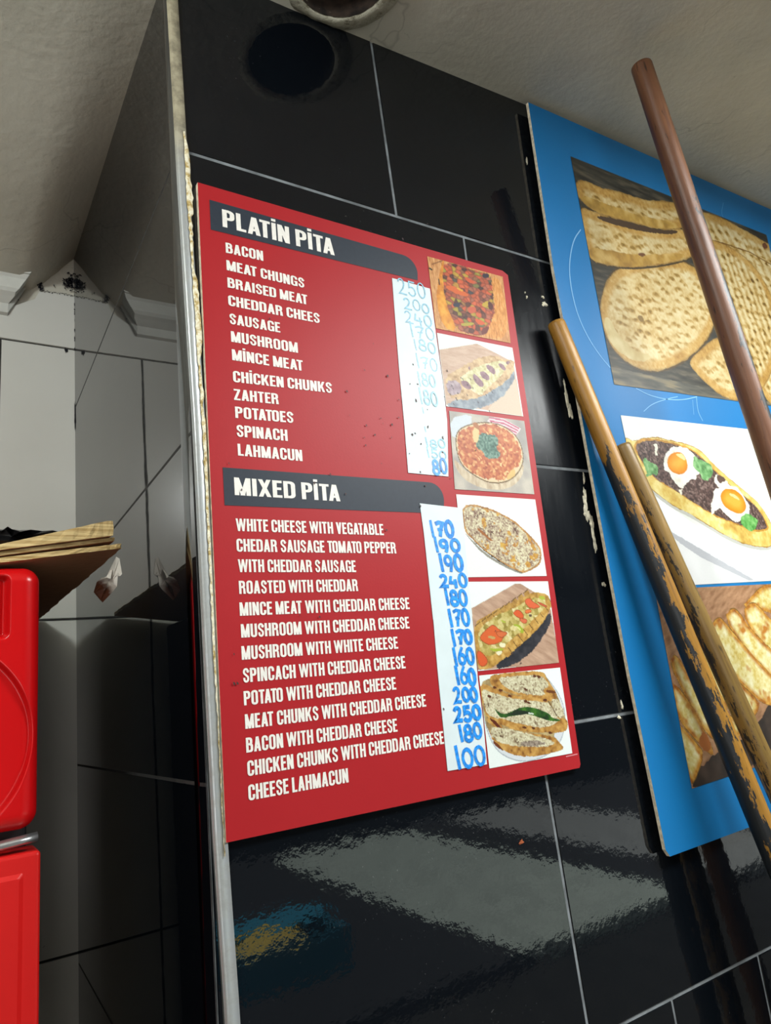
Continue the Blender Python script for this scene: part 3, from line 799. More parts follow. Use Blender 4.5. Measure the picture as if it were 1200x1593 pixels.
def photo2():
    P = Print([(680, 517.7), (797.5, 541), (814.5, 648), (694.5, 632)], YP, 130, 120, (675, 510, 7.5)); x, z = P.x, P.z
    P.fill(np.ones_like(x, bool), 'dfe6e4')
    g = fbm(x, z * 5, .01, 4)
    P.fill(P.poly([(65, 255), (500, 185), (560, 210), (930, 400), (1040, 1035), (640, 960), (150, 900)], 0), P.rmp(g, [(.2, 'bb9a86'), (.8, 'cdb09c')]))
    P.fill(P.poly([(620, 970), (950, 560), (1040, 1035)], 0), 'cdb8a4')
    P.fill(P.poly([(160, 860), (500, 800), (800, 660), (945, 480), (950, 600), (820, 800), (600, 930), (380, 960), (170, 930)], 1, .002, .004), P.rmp(fbm(x, z, .006, 2), [(.2, '6f7683'), (.7, '98a0a8')]))
    P.fill(P.poly([(120, 560), (300, 480), (400, 420), (520, 350), (720, 320), (800, 370), (930, 370), (950, 480), (860, 620), (700, 720), (560, 810), (330, 850), (160, 800)], 1, .0015, .004), P.rmp(fbm(x, z, .004, 6), [(.2, '9c7a52'), (.5, 'c4a27c'), (.8, 'd8bd94')]))
    P.fill(P.poly([(300, 590), (460, 470), (600, 420), (760, 380), (860, 400), (830, 520), (700, 640), (600, 720), (560, 800), (430, 720), (330, 640)], 1, .0012, .004), P.rmp(fbm(x, z, .003, 7), [(.2, 'b3a678'), (.5, 'cfc69a'), (.85, 'e4dec0')]))
    P.fill(P.poly([(130, 620), (300, 610), (340, 760), (180, 800)], 1, .0015, .003), P.rmp(fbm(x, z, .003, 9), [(.2, '8d7780'), (.8, 'b9a6ac')]))
    for pts in ([(300, 620), (390, 610), (460, 720), (370, 715)], [(450, 560), (480, 530), (600, 660), (560, 700), (490, 650)], [(530, 510), (600, 510), (660, 580), (640, 620), (570, 590)], [(600, 440), (660, 430), (730, 500), (710, 555), (650, 510)], [(750, 410), (810, 420), (850, 490), (820, 500), (770, 460)], [(395, 470), (430, 440), (420, 500)], [(830, 400), (900, 380), (870, 440)]):
        P.fill(P.poly(pts, 2, .0004, .003), P.rmp(fbm(x, z, .004, 4), [(.2, '7d5a64'), (.8, 'a07f88')]))
    for k in range(22):
        a = random.Random(k).uniform(130, 700), random.Random(k + 50).uniform(560, 1000)
        P.fill(P.dist([a, (a[0] + 8, a[1] + 14)], False) < .0006, '3c3038')
    return P.build('printed_photo', menu, 'printed photo of a sausage and cheese pita boat on a pale board', M['photo'])
def photo3():
    P = Print([(699, 639), (816, 655), (831.7, 769), (708, 761)], YP, 130, 125, (690, 635, 7.5)); x, z = P.x, P.z
    P.fill(np.ones_like(x, bool), P.rmp(fbm(x, z, .02, 3), [(.2, '9a9490'), (.8, 'c2b8ac')]))
    P.fill(P.poly([(60, 120), (330, 60), (330, 200), (120, 400)], 1), 'c6ccd4')
    P.fill(P.poly([(510, 150), (560, 105), (700, 120), (910, 240), (845, 320), (700, 240)], 0), 'd9c2c8')
    for k in range(4):
        P.fill(P.dist([(540 + 10 * k, 110 + 40 * k), (700 + 5 * k, 140 + 38 * k), (880 - 12 * k, 235 + 26 * k)], False) < .0009, 'b4526e')
    P.fill(P.poly([(110, 560), (300, 780), (600, 860), (850, 800), (940, 620), (930, 800), (780, 940), (550, 960), (300, 880), (150, 720)], 2), P.rmp(fbm(x * 3, z, .01, 2), [(.2, 'b29a80'), (.8, 'd6c6ac')]))
    P.fill(P.poly([(140, 420), (160, 260), (300, 190), (480, 160), (680, 190), (870, 330), (945, 560), (900, 730), (760, 860), (560, 880), (380, 800), (200, 660)], 2), 'd8c09c')
    P.fill(P.dist() < .0007, '6a5232')
    m = P.poly([(155, 420), (180, 280), (310, 210), (480, 180), (670, 205), (850, 340), (925, 560), (880, 690), (820, 690), (740, 830), (640, 850), (580, 810), (490, 830), (430, 800), (300, 730), (200, 600)], 1, .002, .003)
    d1, d2, i = worley(x, z, .0028, 7)
    P.fill(m, P.rmp(i * .6 + fbm(x, z, .006, 5) * .4, [(.1, '96442a'), (.4, 'b6603c'), (.65, 'c67a4c'), (.8, 'dcae74'), (.95, 'e8d0a0')]))
    P.fill(P.poly([(430, 280), (520, 300), (630, 320), (650, 400), (620, 470), (670, 540), (620, 590), (490, 580), (470, 510), (400, 470), (370, 420)], 1, .002, .003), P.rmp(fbm(x, z, .0022, 8), [(.2, '2f4f44'), (.5, '54786a'), (.8, '86a294')]))
    P.fill(P.poly([(340, 230), (420, 220), (410, 410), (345, 390)], 1), 'd6bb86'); P.fill(P.poly([(330, 170), (400, 165), (430, 260), (370, 230)], 1), 'a5683e')
    P.fill(P.poly([(800, 700), (850, 720), (830, 800), (740, 850), (740, 790)], 1, .001, .003), 'd4b070')
    return P.build('printed_photo', menu, 'printed photo of a round lahmacun topped with parsley', M['photo'])
def photo4():
    P = Print([(710, 769), (833, 777), (851, 896), (724, 898)], YP, 130, 125, (700, 760, 7.5)); x, z = P.x, P.z
    P.fill(np.ones_like(x, bool), 'e6e8e6')
    P.fill(P.poly([(160, 500), (260, 600), (420, 760), (700, 920), (860, 985), (830, 1000), (620, 910), (380, 760), (240, 600)], 1), '8d887f')
    m = P.poly([(140, 250), (180, 200), (260, 175), (480, 235), (600, 290), (760, 380), (900, 510), (1060, 680), (1075, 790), (1055, 890), (940, 965), (850, 990), (760, 950), (600, 870), (400, 730), (280, 610), (250, 575), (190, 530), (155, 400)], 1, .0009, .003)
    P.fill(m, P.rmp(fbm(x, z, .005, 2), [(.2, '8a5a2c'), (.6, 'b5834a'), (.9, 'd3a763')]))
    mi = m & (P.dist() > .0022)
    d1, d2, i = worley(x, z, .0017, 7)
    v = i * .62 + fbm(x, z, .009, 12) * .5 - .06
    P.fill(mi, P.rmp(v, [(.05, '4a3226'), (.18, '7d5c4c'), (.34, 'a48c78'), (.55, 'c3b394'), (.8, 'dcd4b4'), (1, 'ece6cc')]))
    P.fill(mi & (fbm(x, z, .007, 31) > .66), P.rmp(fbm(x, z, .003, 4), [(.2, 'a8682c'), (.8, 'd2aa4c')]))
    P.fill(P.poly([(300, 460), (360, 470), (470, 580), (520, 620), (440, 590)], 1, .001, .003), '9a5b26')
    P.fill(m & (P.dist([(260, 600), (420, 740), (700, 930), (850, 990)], False) < .0008), '2c2118')
    return P.build('printed_photo', menu, 'printed photo of one long flat cheese pita on white', M['photo'])
def photo5():
    P = Print([(729, 905), (852.8, 904.3), (870, 1031), (744, 1044)], YP, 135, 130, (720, 895, 7.5)); x, z = P.x, P.z
    P.fill(np.ones_like(x, bool), 'e6ecea')
    P.fill(P.poly([(105, 385), (620, 95), (680, 100), (1010, 300), (1140, 1030), (150, 1110)], 0), P.rmp(fbm(x, z * 4 + x * 2, .014, 4), [(.2, 'a3806a'), (.8, 'c4a28a')]))
    P.fill(P.poly([(330, 1100), (600, 860), (850, 640), (1010, 420), (1045, 500), (1000, 620), (850, 860), (600, 1060)], 1, .0015, .004), P.rmp(fbm(x, z, .006, 2), [(.2, '1e2028'), (.8, '3b3a40')]))
    m = P.poly([(130, 560), (280, 470), (440, 370), (640, 290), (720, 240), (830, 190), (990, 220), (1030, 300), (1020, 420), (900, 600), (760, 740), (600, 880), (440, 1000), (340, 1090), (160, 1100), (150, 800)], 1, .0008, .003)
    P.fill(m, P.rmp(fbm(x, z, .005, 6), [(.2, '8c6426'), (.5, 'b98d42'), (.8, 'd3ac62')]))
    for k in range(9):
        t = k / 8; cx, cy = 520 + 480 * t, 930 - 560 * t
        P.fill(P.poly([(cx - 60, cy - 60), (cx + 10, cy - 90), (cx + 60, cy - 20), (cx - 10, cy + 40)], 1), P.rmp(fbm(x, z, .004, k), [(.2, 'a97a32'), (.8, 'd0a85c')]))
        P.fill(P.dist([(cx + 10, cy - 90), (cx + 62, cy - 20)], False) < .0005, '6a4a1e')
        cx, cy = 180 + 560 * t, 620 - 380 * t
        P.fill(P.poly([(cx - 30, cy - 30), (cx + 20, cy - 75), (cx + 50, cy - 20), (cx, cy + 30)], 1), P.rmp(fbm(x, z, .004, k + 9), [(.2, '94692c'), (.8, 'c39a52')]))
        P.fill(P.dist([(cx - 30, cy - 30), (cx + 20, cy - 75)], False) < .0005, '5e421c')
    d1, d2, i = worley(x, z, .005, 5)
    P.fill(P.poly([(170, 720), (230, 590), (400, 460), (620, 380), (800, 260), (960, 260), (980, 370), (840, 500), (700, 640), (560, 760), (400, 900), (300, 960), (200, 860)], 1, .001, .003), P.rmp(i * .6 + fbm(x, z, .003, 8) * .4, [(.15, '8c7a34'), (.4, 'b5a258'), (.7, 'd2c284'), (.95, 'e6dcb4')]))
    for pts, c in (([(190, 720), (300, 610), (360, 570), (430, 640), (520, 680), (460, 740), (460, 770), (330, 820), (240, 780)], 'd2602e'), ([(370, 650), (520, 660), (520, 690), (440, 740)], 'cf6a3c'), ([(580, 440), (650, 390), (720, 470), (700, 510), (640, 490)], 'd4592c'), ([(650, 500), (760, 510), (740, 570), (690, 550)], 'cf6844'),
                   ([(720, 290), (780, 260), (820, 310), (930, 370), (800, 395), (740, 340)], 'd5623a'), ([(720, 410), (790, 390), (810, 430), (740, 450)], 'd7703a'), ([(160, 880), (220, 890), (300, 990), (270, 1060), (190, 1060)], 'd2592c'), ([(860, 300), (980, 350), (990, 380), (900, 340)], 'c0563a')):
        P.fill(P.poly(pts, 2, .0007, .003), P.rmp(fbm(x, z, .004, 3), [(.2, c), (.8, c)])); P.fill(P.dist() < .0004, '9a4a20')
    for pts, c in (([(300, 700), (390, 720), (370, 750), (300, 730)], 'b79a5e'), ([(430, 510), (520, 550), (480, 560)], 'a5b03e'), ([(580, 570), (660, 570), (720, 640), (700, 690), (640, 620)], '9caa2e'), ([(600, 590), (660, 600), (690, 660)], 'd8d488'), ([(300, 840), (360, 860), (500, 850), (460, 885), (360, 890)], 'a0ad34'), ([(890, 240), (950, 240), (970, 290), (900, 280)], 'a8b03a'), ([(380, 890), (480, 880), (420, 950)], 'e4dcba'), ([(420, 790), (500, 790), (500, 840), (440, 840)], 'e6dfba'), ([(770, 450), (820, 460), (790, 500)], '5a4a3a')):
        P.fill(P.poly(pts, 2, .0005, .003), c)
    return P.build('printed_photo', menu, 'printed photo of a pita boat with tomato and green pepper', M['photo'])
def photo6():
    P = Print([(745.5, 1051), (871.5, 1038.5), (890.8, 1171.8), (761.8, 1195.5)], YP, 140, 140, (735, 1030, 7.27)); x, z = P.x, P.z
    P.fill(np.ones_like(x, bool), 'e6eceb')
    P.fill(P.poly([(90, 300), (140, 700), (250, 980), (430, 1100), (620, 1130), (850, 1060), (1010, 900), (1060, 650), (1020, 430), (900, 240), (800, 140), (400, 130)], 2), 'd2d6dc')
    P.fill(P.dist() < .0006, 'a9b0b8')
    P.fill(P.poly([(90, 235), (200, 180), (420, 125), (800, 95), (870, 220), (960, 360), (1060, 640), (1075, 720), (1040, 780), (900, 810), (1000, 920), (1010, 980), (780, 1050), (540, 1060), (330, 1000), (180, 800), (110, 500)], 1), P.rmp(fbm(x, z, .005, 61), [(.2, '8a7048'), (.8, 'bda878')]))
    def crust(pts, s): P.fill(P.poly(pts, 1, .0008, .004, s), P.rmp(fbm(x, z, .005, s), [(.15, '74461e'), (.4, 'a97838'), (.65, 'c4964e'), (.9, 'd0aa68')]))
    def cheese(pts, s):
        m = P.poly(pts, 1, .0012, .004, s); d1, d2, i = worley(x, z, .0016, s)
        P.fill(m, P.rmp(i * .65 + fbm(x, z, .008, s + 3) * .45 - .05, [(.04, '4c3420'), (.16, '8a745a'), (.3, 'b3a688'), (.6, 'cec6a6'), (.95, 'e2dcc0')]))
    crust([(195, 170), (240, 140), (420, 120), (790, 90), (850, 200), (960, 350), (960, 420), (870, 450), (640, 400), (430, 350), (270, 300), (210, 250)], 2)
    cheese([(290, 170), (460, 160), (780, 140), (880, 260), (800, 320), (830, 380), (700, 375), (480, 340), (340, 260)], 4)
    P.fill(P.poly([(820, 310), (940, 325), (950, 355), (850, 350)], 1), '6a3a18')
    crust([(85, 230), (250, 290), (420, 370), (640, 390), (860, 430), (950, 600), (1070, 650), (1085, 700), (900, 780), (640, 780), (350, 720), (170, 650), (100, 400)], 6)
    cheese([(95, 290), (240, 350), (390, 400), (600, 430), (800, 450), (880, 470), (960, 620), (1000, 650), (860, 750), (620, 720), (460, 680), (330, 640), (180, 610), (130, 480)], 8)
    cheese([(880, 420), (980, 420), (1050, 580), (1010, 640), (960, 620)], 5)
    P.fill(P.dist([(860, 440), (960, 610)], False) < .0005, '4a2a14')
    crust([(350, 670), (500, 720), (760, 760), (1080, 670), (1085, 720), (1060, 790), (900, 800), (640, 790), (480, 770), (340, 710)], 9)
    crust([(170, 610), (340, 720), (355, 800), (180, 690)], 12); P.fill(P.poly([(170, 610), (290, 680), (350, 790), (300, 760)], 1, .0006), '5a2412')
    crust([(180, 740), (400, 760), (620, 800), (900, 830), (1000, 920), (1040, 980), (960, 1010), (780, 1060), (540, 1070), (360, 1010), (230, 900)], 11)
    cheese([(175, 740), (350, 740), (600, 800), (860, 870), (960, 920), (800, 960), (600, 965), (380, 930), (240, 880)], 13)
    P.fill(P.poly([(540, 900), (700, 880), (860, 920), (700, 960), (560, 950)], 1, .002, .003), P.rmp(fbm(x, z, .002, 9), [(.2, '5a463c'), (.8, 'ab9c8c')]))
    P.fill(P.poly([(230, 880), (300, 930), (370, 1020), (250, 940)], 1), '6a3214')
    for a in ((250, 290), (320, 320), (600, 310), (700, 160), (750, 165), (590, 740), (690, 750), (880, 800), (190, 390), (600, 440), (640, 460), (820, 430), (420, 380)):
        P.fill(P.poly([(a[0] - 28, a[1] - 10), (a[0] + 10, a[1] - 18), (a[0] + 34, a[1] + 8), (a[0], a[1] + 18)], 2, .0008), '582c14')
    P.fill(P.poly([(240, 505), (300, 570), (370, 590), (440, 560), (560, 505), (680, 510), (800, 550), (880, 590), (900, 630), (1010, 655), (980, 670), (860, 665), (740, 620), (620, 585), (500, 600), (340, 635), (300, 610)], 1), P.rmp(fbm(x, z, .006, 5), [(.2, '173014'), (.5, '2c5a1c'), (.85, '55862e')]))
    P.fill(P.poly([(440, 570), (560, 540), (680, 570), (640, 585), (500, 600), (430, 605)], 1), '1c2a1c'); P.fill(P.dist([(640, 578), (690, 585)], False) < .0007, 'cfd8cc')
    return P.build('printed_photo', menu, 'printed photo of three cheese pitas with a green pepper on a plate', M['photo'])
for f in (photo1, photo2, photo3, photo4, photo5, photo6): f()
mb = MB(); a = at(881, 1178, -0.0004); b = at(899, 1174, -0.0004)
mb.add([a, b, (b[0], b[1], b[2] + .0012), (a[0], a[1], a[2] + .0012)], [(0, 1, 2, 3)])
o = par(mb.build('small_print', simple('pale small print', 'c9777c', .5)), menu)
# grease flecks, and three small nail heads
mb = MB(); rs = random.Random(21)
for k in range(60):
    px, py = (rs.gauss(640, 60), rs.gauss(660, 55)) if k < 36 else (rs.uniform(330, 870), rs.uniform(330, 1230))
    if px < 320 or px > 830 - (700 - py) * .15: continue
    p = at(px, py, -0.00125); r_ = rs.uniform(.0004, .0010); bl = blob(p[0], p[2], r_, r_ * rs.uniform(.8, 1.8), k, 9, .5)
    mb.add([(a, -0.00125, b) for a, b in bl], [tuple(range(9))])
o = par(mb.build('grease_fleck', simple('dark grease', '3a1d1c', .6)), menu); o['kind'] = 'stuff'
# ------------------------------------------------------------------ the blue bread poster board
def blue_mat():
    t = NT('satin blue print'); v = t.coords()
    n = t.noise(v, 3, 5)
    c = t.mix(n, lin('0d659f'), lin('1270ab'))
    st = t.ramp(t.noise(t.coords((30, 1, 260)), 3, 3), [(0.62, 0.0), (0.80, 1.0)])
    c = t.mix(t.math('MULTIPLY', st, 0.08), c, lin('8fb6d2'))
    t.base(c); t.set(Roughness=0.44); t.b.inputs['Specular IOR Level'].default_value = 0.32
    t.bump(t.noise(v, 5, 2), 0.05, 0.004); return t.m
M['blue'] = blue_mat()
M['photo_big'] = print_mat('satin poster print', 0.44, 0.3)
YBF = -0.0075                                         # face of the poster board
poster = empty('bread_poster', (0.80, YBF, 1.34))
tag(poster, 'tall blue poster board with bread and pide photos at the right of the menu', 'poster board')
L = [at(822, 159, YBF), at(842, 290, YBF), at(862, 420, YBF), at(893, 580, YBF), at(921, 735, YBF), at(951, 895, YBF), at(980, 1050, YBF), at(1009, 1190, YBF), at(1036, 1322, YBF), at(1043, 1332.5, YBF)]
bot = at(1158, 1290, YBF)
xr = 1.12
slope = (bot[2] - L[-1][2]) / (bot[0] - L[-1][0])
fr = [(p[0], YBF, p[2]) for p in L] + [(xr, YBF, L[-1][2] + slope * (xr - L[-1][0])), (xr, YBF, zc(xr, 0) - 0.006)]
bk = [(a, YBF + 0.0045, b) for a, b in [(p[0], p[2]) for p in fr]]
mb = MB(); mb.prism(fr, bk, 0, 1)
o = par(mb.build('panel', [M['blue'], M['edge_cream']]), poster); o['label'] = 'blue printed panel with pale chipped edges'
M['batten'] = simple('wood batten', '8a6c48', .7, .2)
for z in (1.50, 2.10):
    mb = MB(); mb.box((0.56, YBF + 0.0045, z), (1.05, YF - 0.0005, z + .04)); par(mb.build('batten', M['batten']), poster)
YQ = YBF - 0.0006
def wpt(px, py): p = at(px, py, YQ); return p
def bigphoto_quad(tl, bl, tr_dir, br_dir, xr_):
    """left edge measured, running to the right border of the poster"""
    TLp, BLp = at(*tl, YQ), at(*bl, YQ); T2, B2 = at(*tr_dir, YQ), at(*br_dir, YQ)
    f = lambda a, b: a + (b - a) * (xr_ - a[0]) / (b[0] - a[0])
    return [TLp, f(TLp, T2), f(BLp, B2), BLp]
class BigPrint(Print):
    def __init__(self, P, nx, nz, crop):
        self.y = YQ; self.crop = crop
        s, t = np.meshgrid(np.linspace(0, 1, nx) ** 1.0, np.linspace(0, 1, nz))
        TL_, TR_, BR_, BL_ = [p[[0, 2]] for p in P]
        g = (1 - t)[..., None] * ((1 - s)[..., None] * TL_ + s[..., None] * TR_) + t[..., None] * ((1 - s)[..., None] * BL_ + s[..., None] * BR_)
        self.x = g[..., 0]; self.z = g[..., 1]; self.nx, self.nz = nx, nz; self.c = np.ones((nz, nx, 3))
def bigphoto1():
    P = BigPrint(bigphoto_quad((888, 243), (956, 598), (1060, 312), (1133, 622), 1.06), 420, 330, (870, 230, 3.636)); x, z = P.x, P.z
    P.fill(np.ones_like(x, bool), P.rmp(fbm(x, z * 7, .03, 3), [(.2, '26241f'), (.55, '3c3931'), (.8, '5a5243')]))
    P.fill(z < P.p(305, 1240)[1], P.rmp(fbm(x + z * .6, z * 7, .04, 5), [(.2, '3a3a36'), (.55, '5d594e'), (.85, '8a7a5c')]))
    def bread(pts, s, cell, ridge=None, flip=1, warp=.004):
        m = P.poly(pts, 2, warp * .5, .012, s)
        dd = P.dist()
        xx = x + .006 * fbm(x, z, .012, s + 2)
        d1, d2, i = worley(xx, z, cell, s, 1.25)
        hx = fbm(x, z, .03, s + 7); fine = fbm(x, z, .004, s + 11, 3)
        _, _, i2 = worley(xx, z - cell * .35 * flip, cell, s, 1.25)
        dimp = np.clip(1 - d1 * 1.9, 0, 1)
        d1b = worley(xx, z - cell * .22 * flip, cell, s, 1.25)[0]
        rim = np.clip((np.clip(1 - d1b * 1.9, 0, 1) - dimp) * 1.8, 0, 1)
        v = .60 + .30 * (hx - .5) + .34 * (fine - .5) - .40 * rim + .10 * dimp
        if ridge is not None: v = v + ridge
        e = np.clip(dd / .022, 0, 1)
        inner = P.rmp(v, [(.12, '5f441a'), (.3, '91702f'), (.48, 'b5965a'), (.64, 'c8b180'), (.85, 'd3c49c')])
        rimc = P.rmp(.5 + .5 * (fine - .5) + .45 * (hx - .5), [(.2, '946a2a'), (.5, 'b58d48'), (.8, 'c8ab70')])
        k = np.clip((e - .55) * 3.2, 0, 1)[..., None]
        col = rimc * (1 - k) + inner * k
        edge = np.clip(dd / .0035, 0, 1)[..., None]
        col = col * (.55 + .45 * edge)
        P.fill(m, col)
        return m
    rid = lambda a, per, amp: amp * np.sin((x * math.cos(a) + z * math.sin(a) + .012 * fbm(x, z, .03, 77)) / per * 6.28)
    # right hand fan of breads
    bread([(690, 330), (900, 380), (1060, 470), (1200, 550), (1600, 800), (1800, 1300), (1500, 1500), (1250, 1500), (1130, 1380), (1000, 900), (760, 600)], 5, .017, rid(.5, .020, .14))
    bread([(720, 480), (980, 550), (1140, 700), (1230, 900), (1250, 1150), (1180, 1330), (1130, 1390), (1040, 1300), (900, 1000), (780, 700)], 8, .016, rid(.2, .017, .16))
    P.fill(P.dist([(900, 530), (1080, 590), (1200, 660)], False) < .0012, '7b5724')
    # lower front bread, tucked behind the round one
    bread([(730, 1200), (820, 1120), (900, 1060), (1010, 1120), (1120, 1260), (1130, 1390), (1040, 1440), (930, 1415), (830, 1330), (760, 1260)], 12, .015, None)
    # round bread
    m = P.poly([(310, 690), (430, 640), (700, 620), (860, 760), (900, 950), (840, 1090), (740, 1190), (600, 1260), (470, 1262), (360, 1200), (270, 1090), (232, 920), (255, 790)], 2, .002, .02)
    P.fill(m | (P.dist() < .0025), '4a3716')
    bread([(310, 690), (430, 640), (700, 620), (860, 760), (900, 950), (840, 1090), (740, 1190), (600, 1260), (470, 1262), (360, 1200), (270, 1090), (228, 920), (250, 790)], 21, .0150, None)
    P.fill(P.poly([(250, 960), (290, 960), (330, 1060), (430, 1150), (540, 1180), (470, 1215), (360, 1180), (275, 1080)], 2, .002, .01), P.rmp(fbm(x, z, .02, 5), [(.2, 'b3985c'), (.8, 'cdbb8c')]))
    P.fill(P.poly([(440, 950), (470, 945), (485, 985), (460, 985)], 2), '7a5e2c')
    # folded bread and top bread
    q = [(105, 335), (180, 350), (300, 400), (420, 440), (560, 470), (700, 450), (800, 520), (790, 600), (680, 645), (520, 672), (400, 678), (290, 668), (165, 635)]
    m = P.poly(q, 2, .002, .012); P.fill(m | (P.dist() < .003), '3d2f18'); bread(q, 31, .0145, None)
    P.fill(P.poly([(160, 560), (300, 580), (450, 610), (700, 590), (720, 620), (560, 660), (400, 675), (280, 662), (170, 632)], 2, .002, .01), P.rmp(fbm(x, z, .016, 4), [(.2, '8f6a2c'), (.5, 'ab853c'), (.8, 'c4a260')]))
    P.fill(P.poly([(440, 600), (470, 592), (495, 605), (470, 620)], 2, .001), '6a4428')
    q = [(85, 190), (150, 180), (230, 225), (360, 250), (480, 295), (610, 300), (740, 330), (760, 455), (560, 466), (440, 428), (320, 400), (210, 370), (110, 290)]
    m = P.poly(q, 2, .002, .012); P.fill(P.poly([(200, 380), (330, 400), (440, 430), (560, 465), (680, 465), (660, 490), (560, 485), (450, 470), (330, 440), (240, 410)], 2, .001), '453222')
    bread(q, 41, .0145, None)
    P.fill(P.poly([(130, 260), (300, 330), (480, 390), (660, 420), (680, 455), (560, 458), (440, 420), (320, 395), (215, 365), (120, 290)], 2, .002, .01), P.rmp(fbm(x, z, .016, 9), [(.2, '927030'), (.5, 'af8a40'), (.8, 'c6a664')]))
    P.fill(P.poly([(1145, 540), (1170, 535), (1185, 565), (1160, 575)], 2, .001), '6a3f2a')
    return P.build('printed_photo', poster, 'printed photo of dimpled flatbreads on dark wood', M['photo_big'])
def bigphoto2():
    P = BigPrint(bigphoto_quad((966, 646), (1021, 913), (1150, 666), (1200, 903.5), 1.06), 400, 290, (940, 640, 4.615)); x, z = P.x, P.z
    P.fill(np.ones_like(x, bool), P.rmp(fbm(x, z * 3, .06, 3), [(.2, 'd9dad4'), (.8, 'e4e4df')]))
    P.fill(P.poly([(150, 480), (300, 560), (430, 850), (700, 1000), (1080, 1215), (1300, 1260), (1300, 1000), (1000, 980), (700, 850), (420, 640)], 1), 'e6e8ea')
    P.fill(P.poly([(420, 850), (450, 845), (700, 990), (1080, 1210), (1040, 1215), (700, 1060)], 0, .001), 'b4b4ba')
    P.fill(P.poly([(430, 870), (700, 1050), (1040, 1215), (1000, 1250), (400, 1250)], 0), P.rmp(fbm(x, z, .06, 9), [(.2, 'd3d2d2'), (.8, 'e6e5e6')]))
    outer = [(145, 175), (215, 215), (290, 185), (400, 185), (500, 215), (570, 225), (690, 270), (800, 390), (900, 480), (1000, 560), (1120, 660), (1200, 800), (1240, 900), (1210, 980), (1060, 970), (900, 910), (770, 830), (640, 750), (500, 680), (400, 610), (300, 520), (250, 440), (200, 330), (165, 270)]
    P.fill(P.poly([(a, b + 22) for a, b in outer], 2), 'b9b7b0')
    m = P.poly(outer, 2, .0016, .012)
    P.fill(m, P.rmp(fbm(x, z, .016, 2) * .7 + fbm(x, z, .004, 4) * .3, [(.2, 'b88c3c'), (.42, 'ceae58'), (.62, 'dcc97e'), (.85, 'e6dcac')]))
    P.fill(m & (P.dist() < .001), 'a07a34')
    ring = [(225, 240), (300, 205), (400, 215), (500, 235), (600, 265), (700, 330), (800, 430), (900, 530), (1010, 610), (1110, 700), (1160, 790), (1175, 845), (1080, 850), (940, 800), (800, 745), (700, 690), (600, 620), (500, 560), (380, 490), (300, 400), (240, 300)]
    P.fill(P.poly([(a + (a - 700) * .03, b + (b - 520) * .05) for a, b in ring], 2, .0016, .01), P.rmp(fbm(x, z, .008, 3), [(.2, '9a6a26'), (.8, 'd09a3e')]))
    P.fill(P.poly(ring, 2, .0016, .008), P.rmp(worley(x, z, .0028, 6)[2] * .6 + fbm(x, z, .005, 3) * .4, [(.1, '2c201d'), (.4, '4b3732'), (.65, '68504a'), (.9, '8f7a72')]))
    def egg(wh, yo, s):
        mm = P.poly(wh, 2, .004, .01, s); P.fill(mm, P.rmp(fbm(x, z, .006, s), [(.2, 'd6cfc0'), (.7, 'ece9e1')]))
        mm = P.poly(yo, 2, .0008, .01, s); d = P.dist(); P.fill(mm, P.rmp(np.clip(d / .014, 0, 1) * .7 + fbm(x, z, .01, s) * .3, [(.1, 'c9770f'), (.4, 'e08e1c'), (.8, 'eba43a')]))
    egg([(430, 330), (480, 260), (560, 250), (660, 310), (690, 440), (660, 490), (600, 500), (560, 560), (520, 520), (470, 450), (420, 400)], [(455, 340), (490, 295), (550, 285), (600, 350), (600, 420), (555, 458), (490, 440), (455, 390)], 3)
    egg([(770, 600), (830, 530), (900, 520), (980, 560), (1030, 640), (1050, 740), (970, 800), (900, 770), (830, 690), (790, 720)], [(835, 590), (870, 550), (940, 560), (1000, 610), (1025, 680), (1005, 735), (940, 730), (870, 690), (840, 640)], 5)
    P.fill(P.poly([(505, 305), (560, 300), (595, 350), (560, 345)], 2, .001), 'f2cf8e'); P.fill(P.poly([(890, 585), (950, 600), (985, 645), (930, 620)], 2, .001), 'f0c888')
    for pts in ([(360, 240), (385, 235), (380, 290), (395, 320), (360, 310)], [(540, 560), (565, 555), (560, 600), (545, 590)], [(770, 650), (800, 640), (790, 730), (770, 740)], [(800, 440), (860, 480), (900, 520), (830, 560), (790, 500)]):
        P.fill(P.poly(pts, 2, .003, .006), 'e2dccb')
    P.fill(P.poly([(800, 450), (860, 470), (880, 500), (820, 520)], 1, .002, .006), '5a433a')
    def leaf(pts, s, c): P.fill(P.poly(pts, 1, .003, .006, s), P.rmp(fbm(x, z, .006, s), [(.2, c[0]), (.5, c[1]), (.85, c[2])]))
    g = ('44703c', '6a9c60', '98bc88')
    leaf([(285, 320), (330, 360), (385, 380), (390, 460), (340, 455), (300, 475), (310, 430), (280, 380)], 2, g)
    leaf([(640, 310), (700, 350), (770, 380), (790, 420), (760, 490), (710, 500), (690, 440), (640, 400)], 4, g)
    leaf([(990, 750), (1030, 725), (1090, 770), (1110, 770), (1090, 850), (1040, 860), (1000, 820), (975, 800)], 6, ('3f7a34', '5c9f4c', '8abb74'))
    return P.build('printed_photo', poster, 'printed photo of a boat shaped pide with two eggs', M['photo_big'])
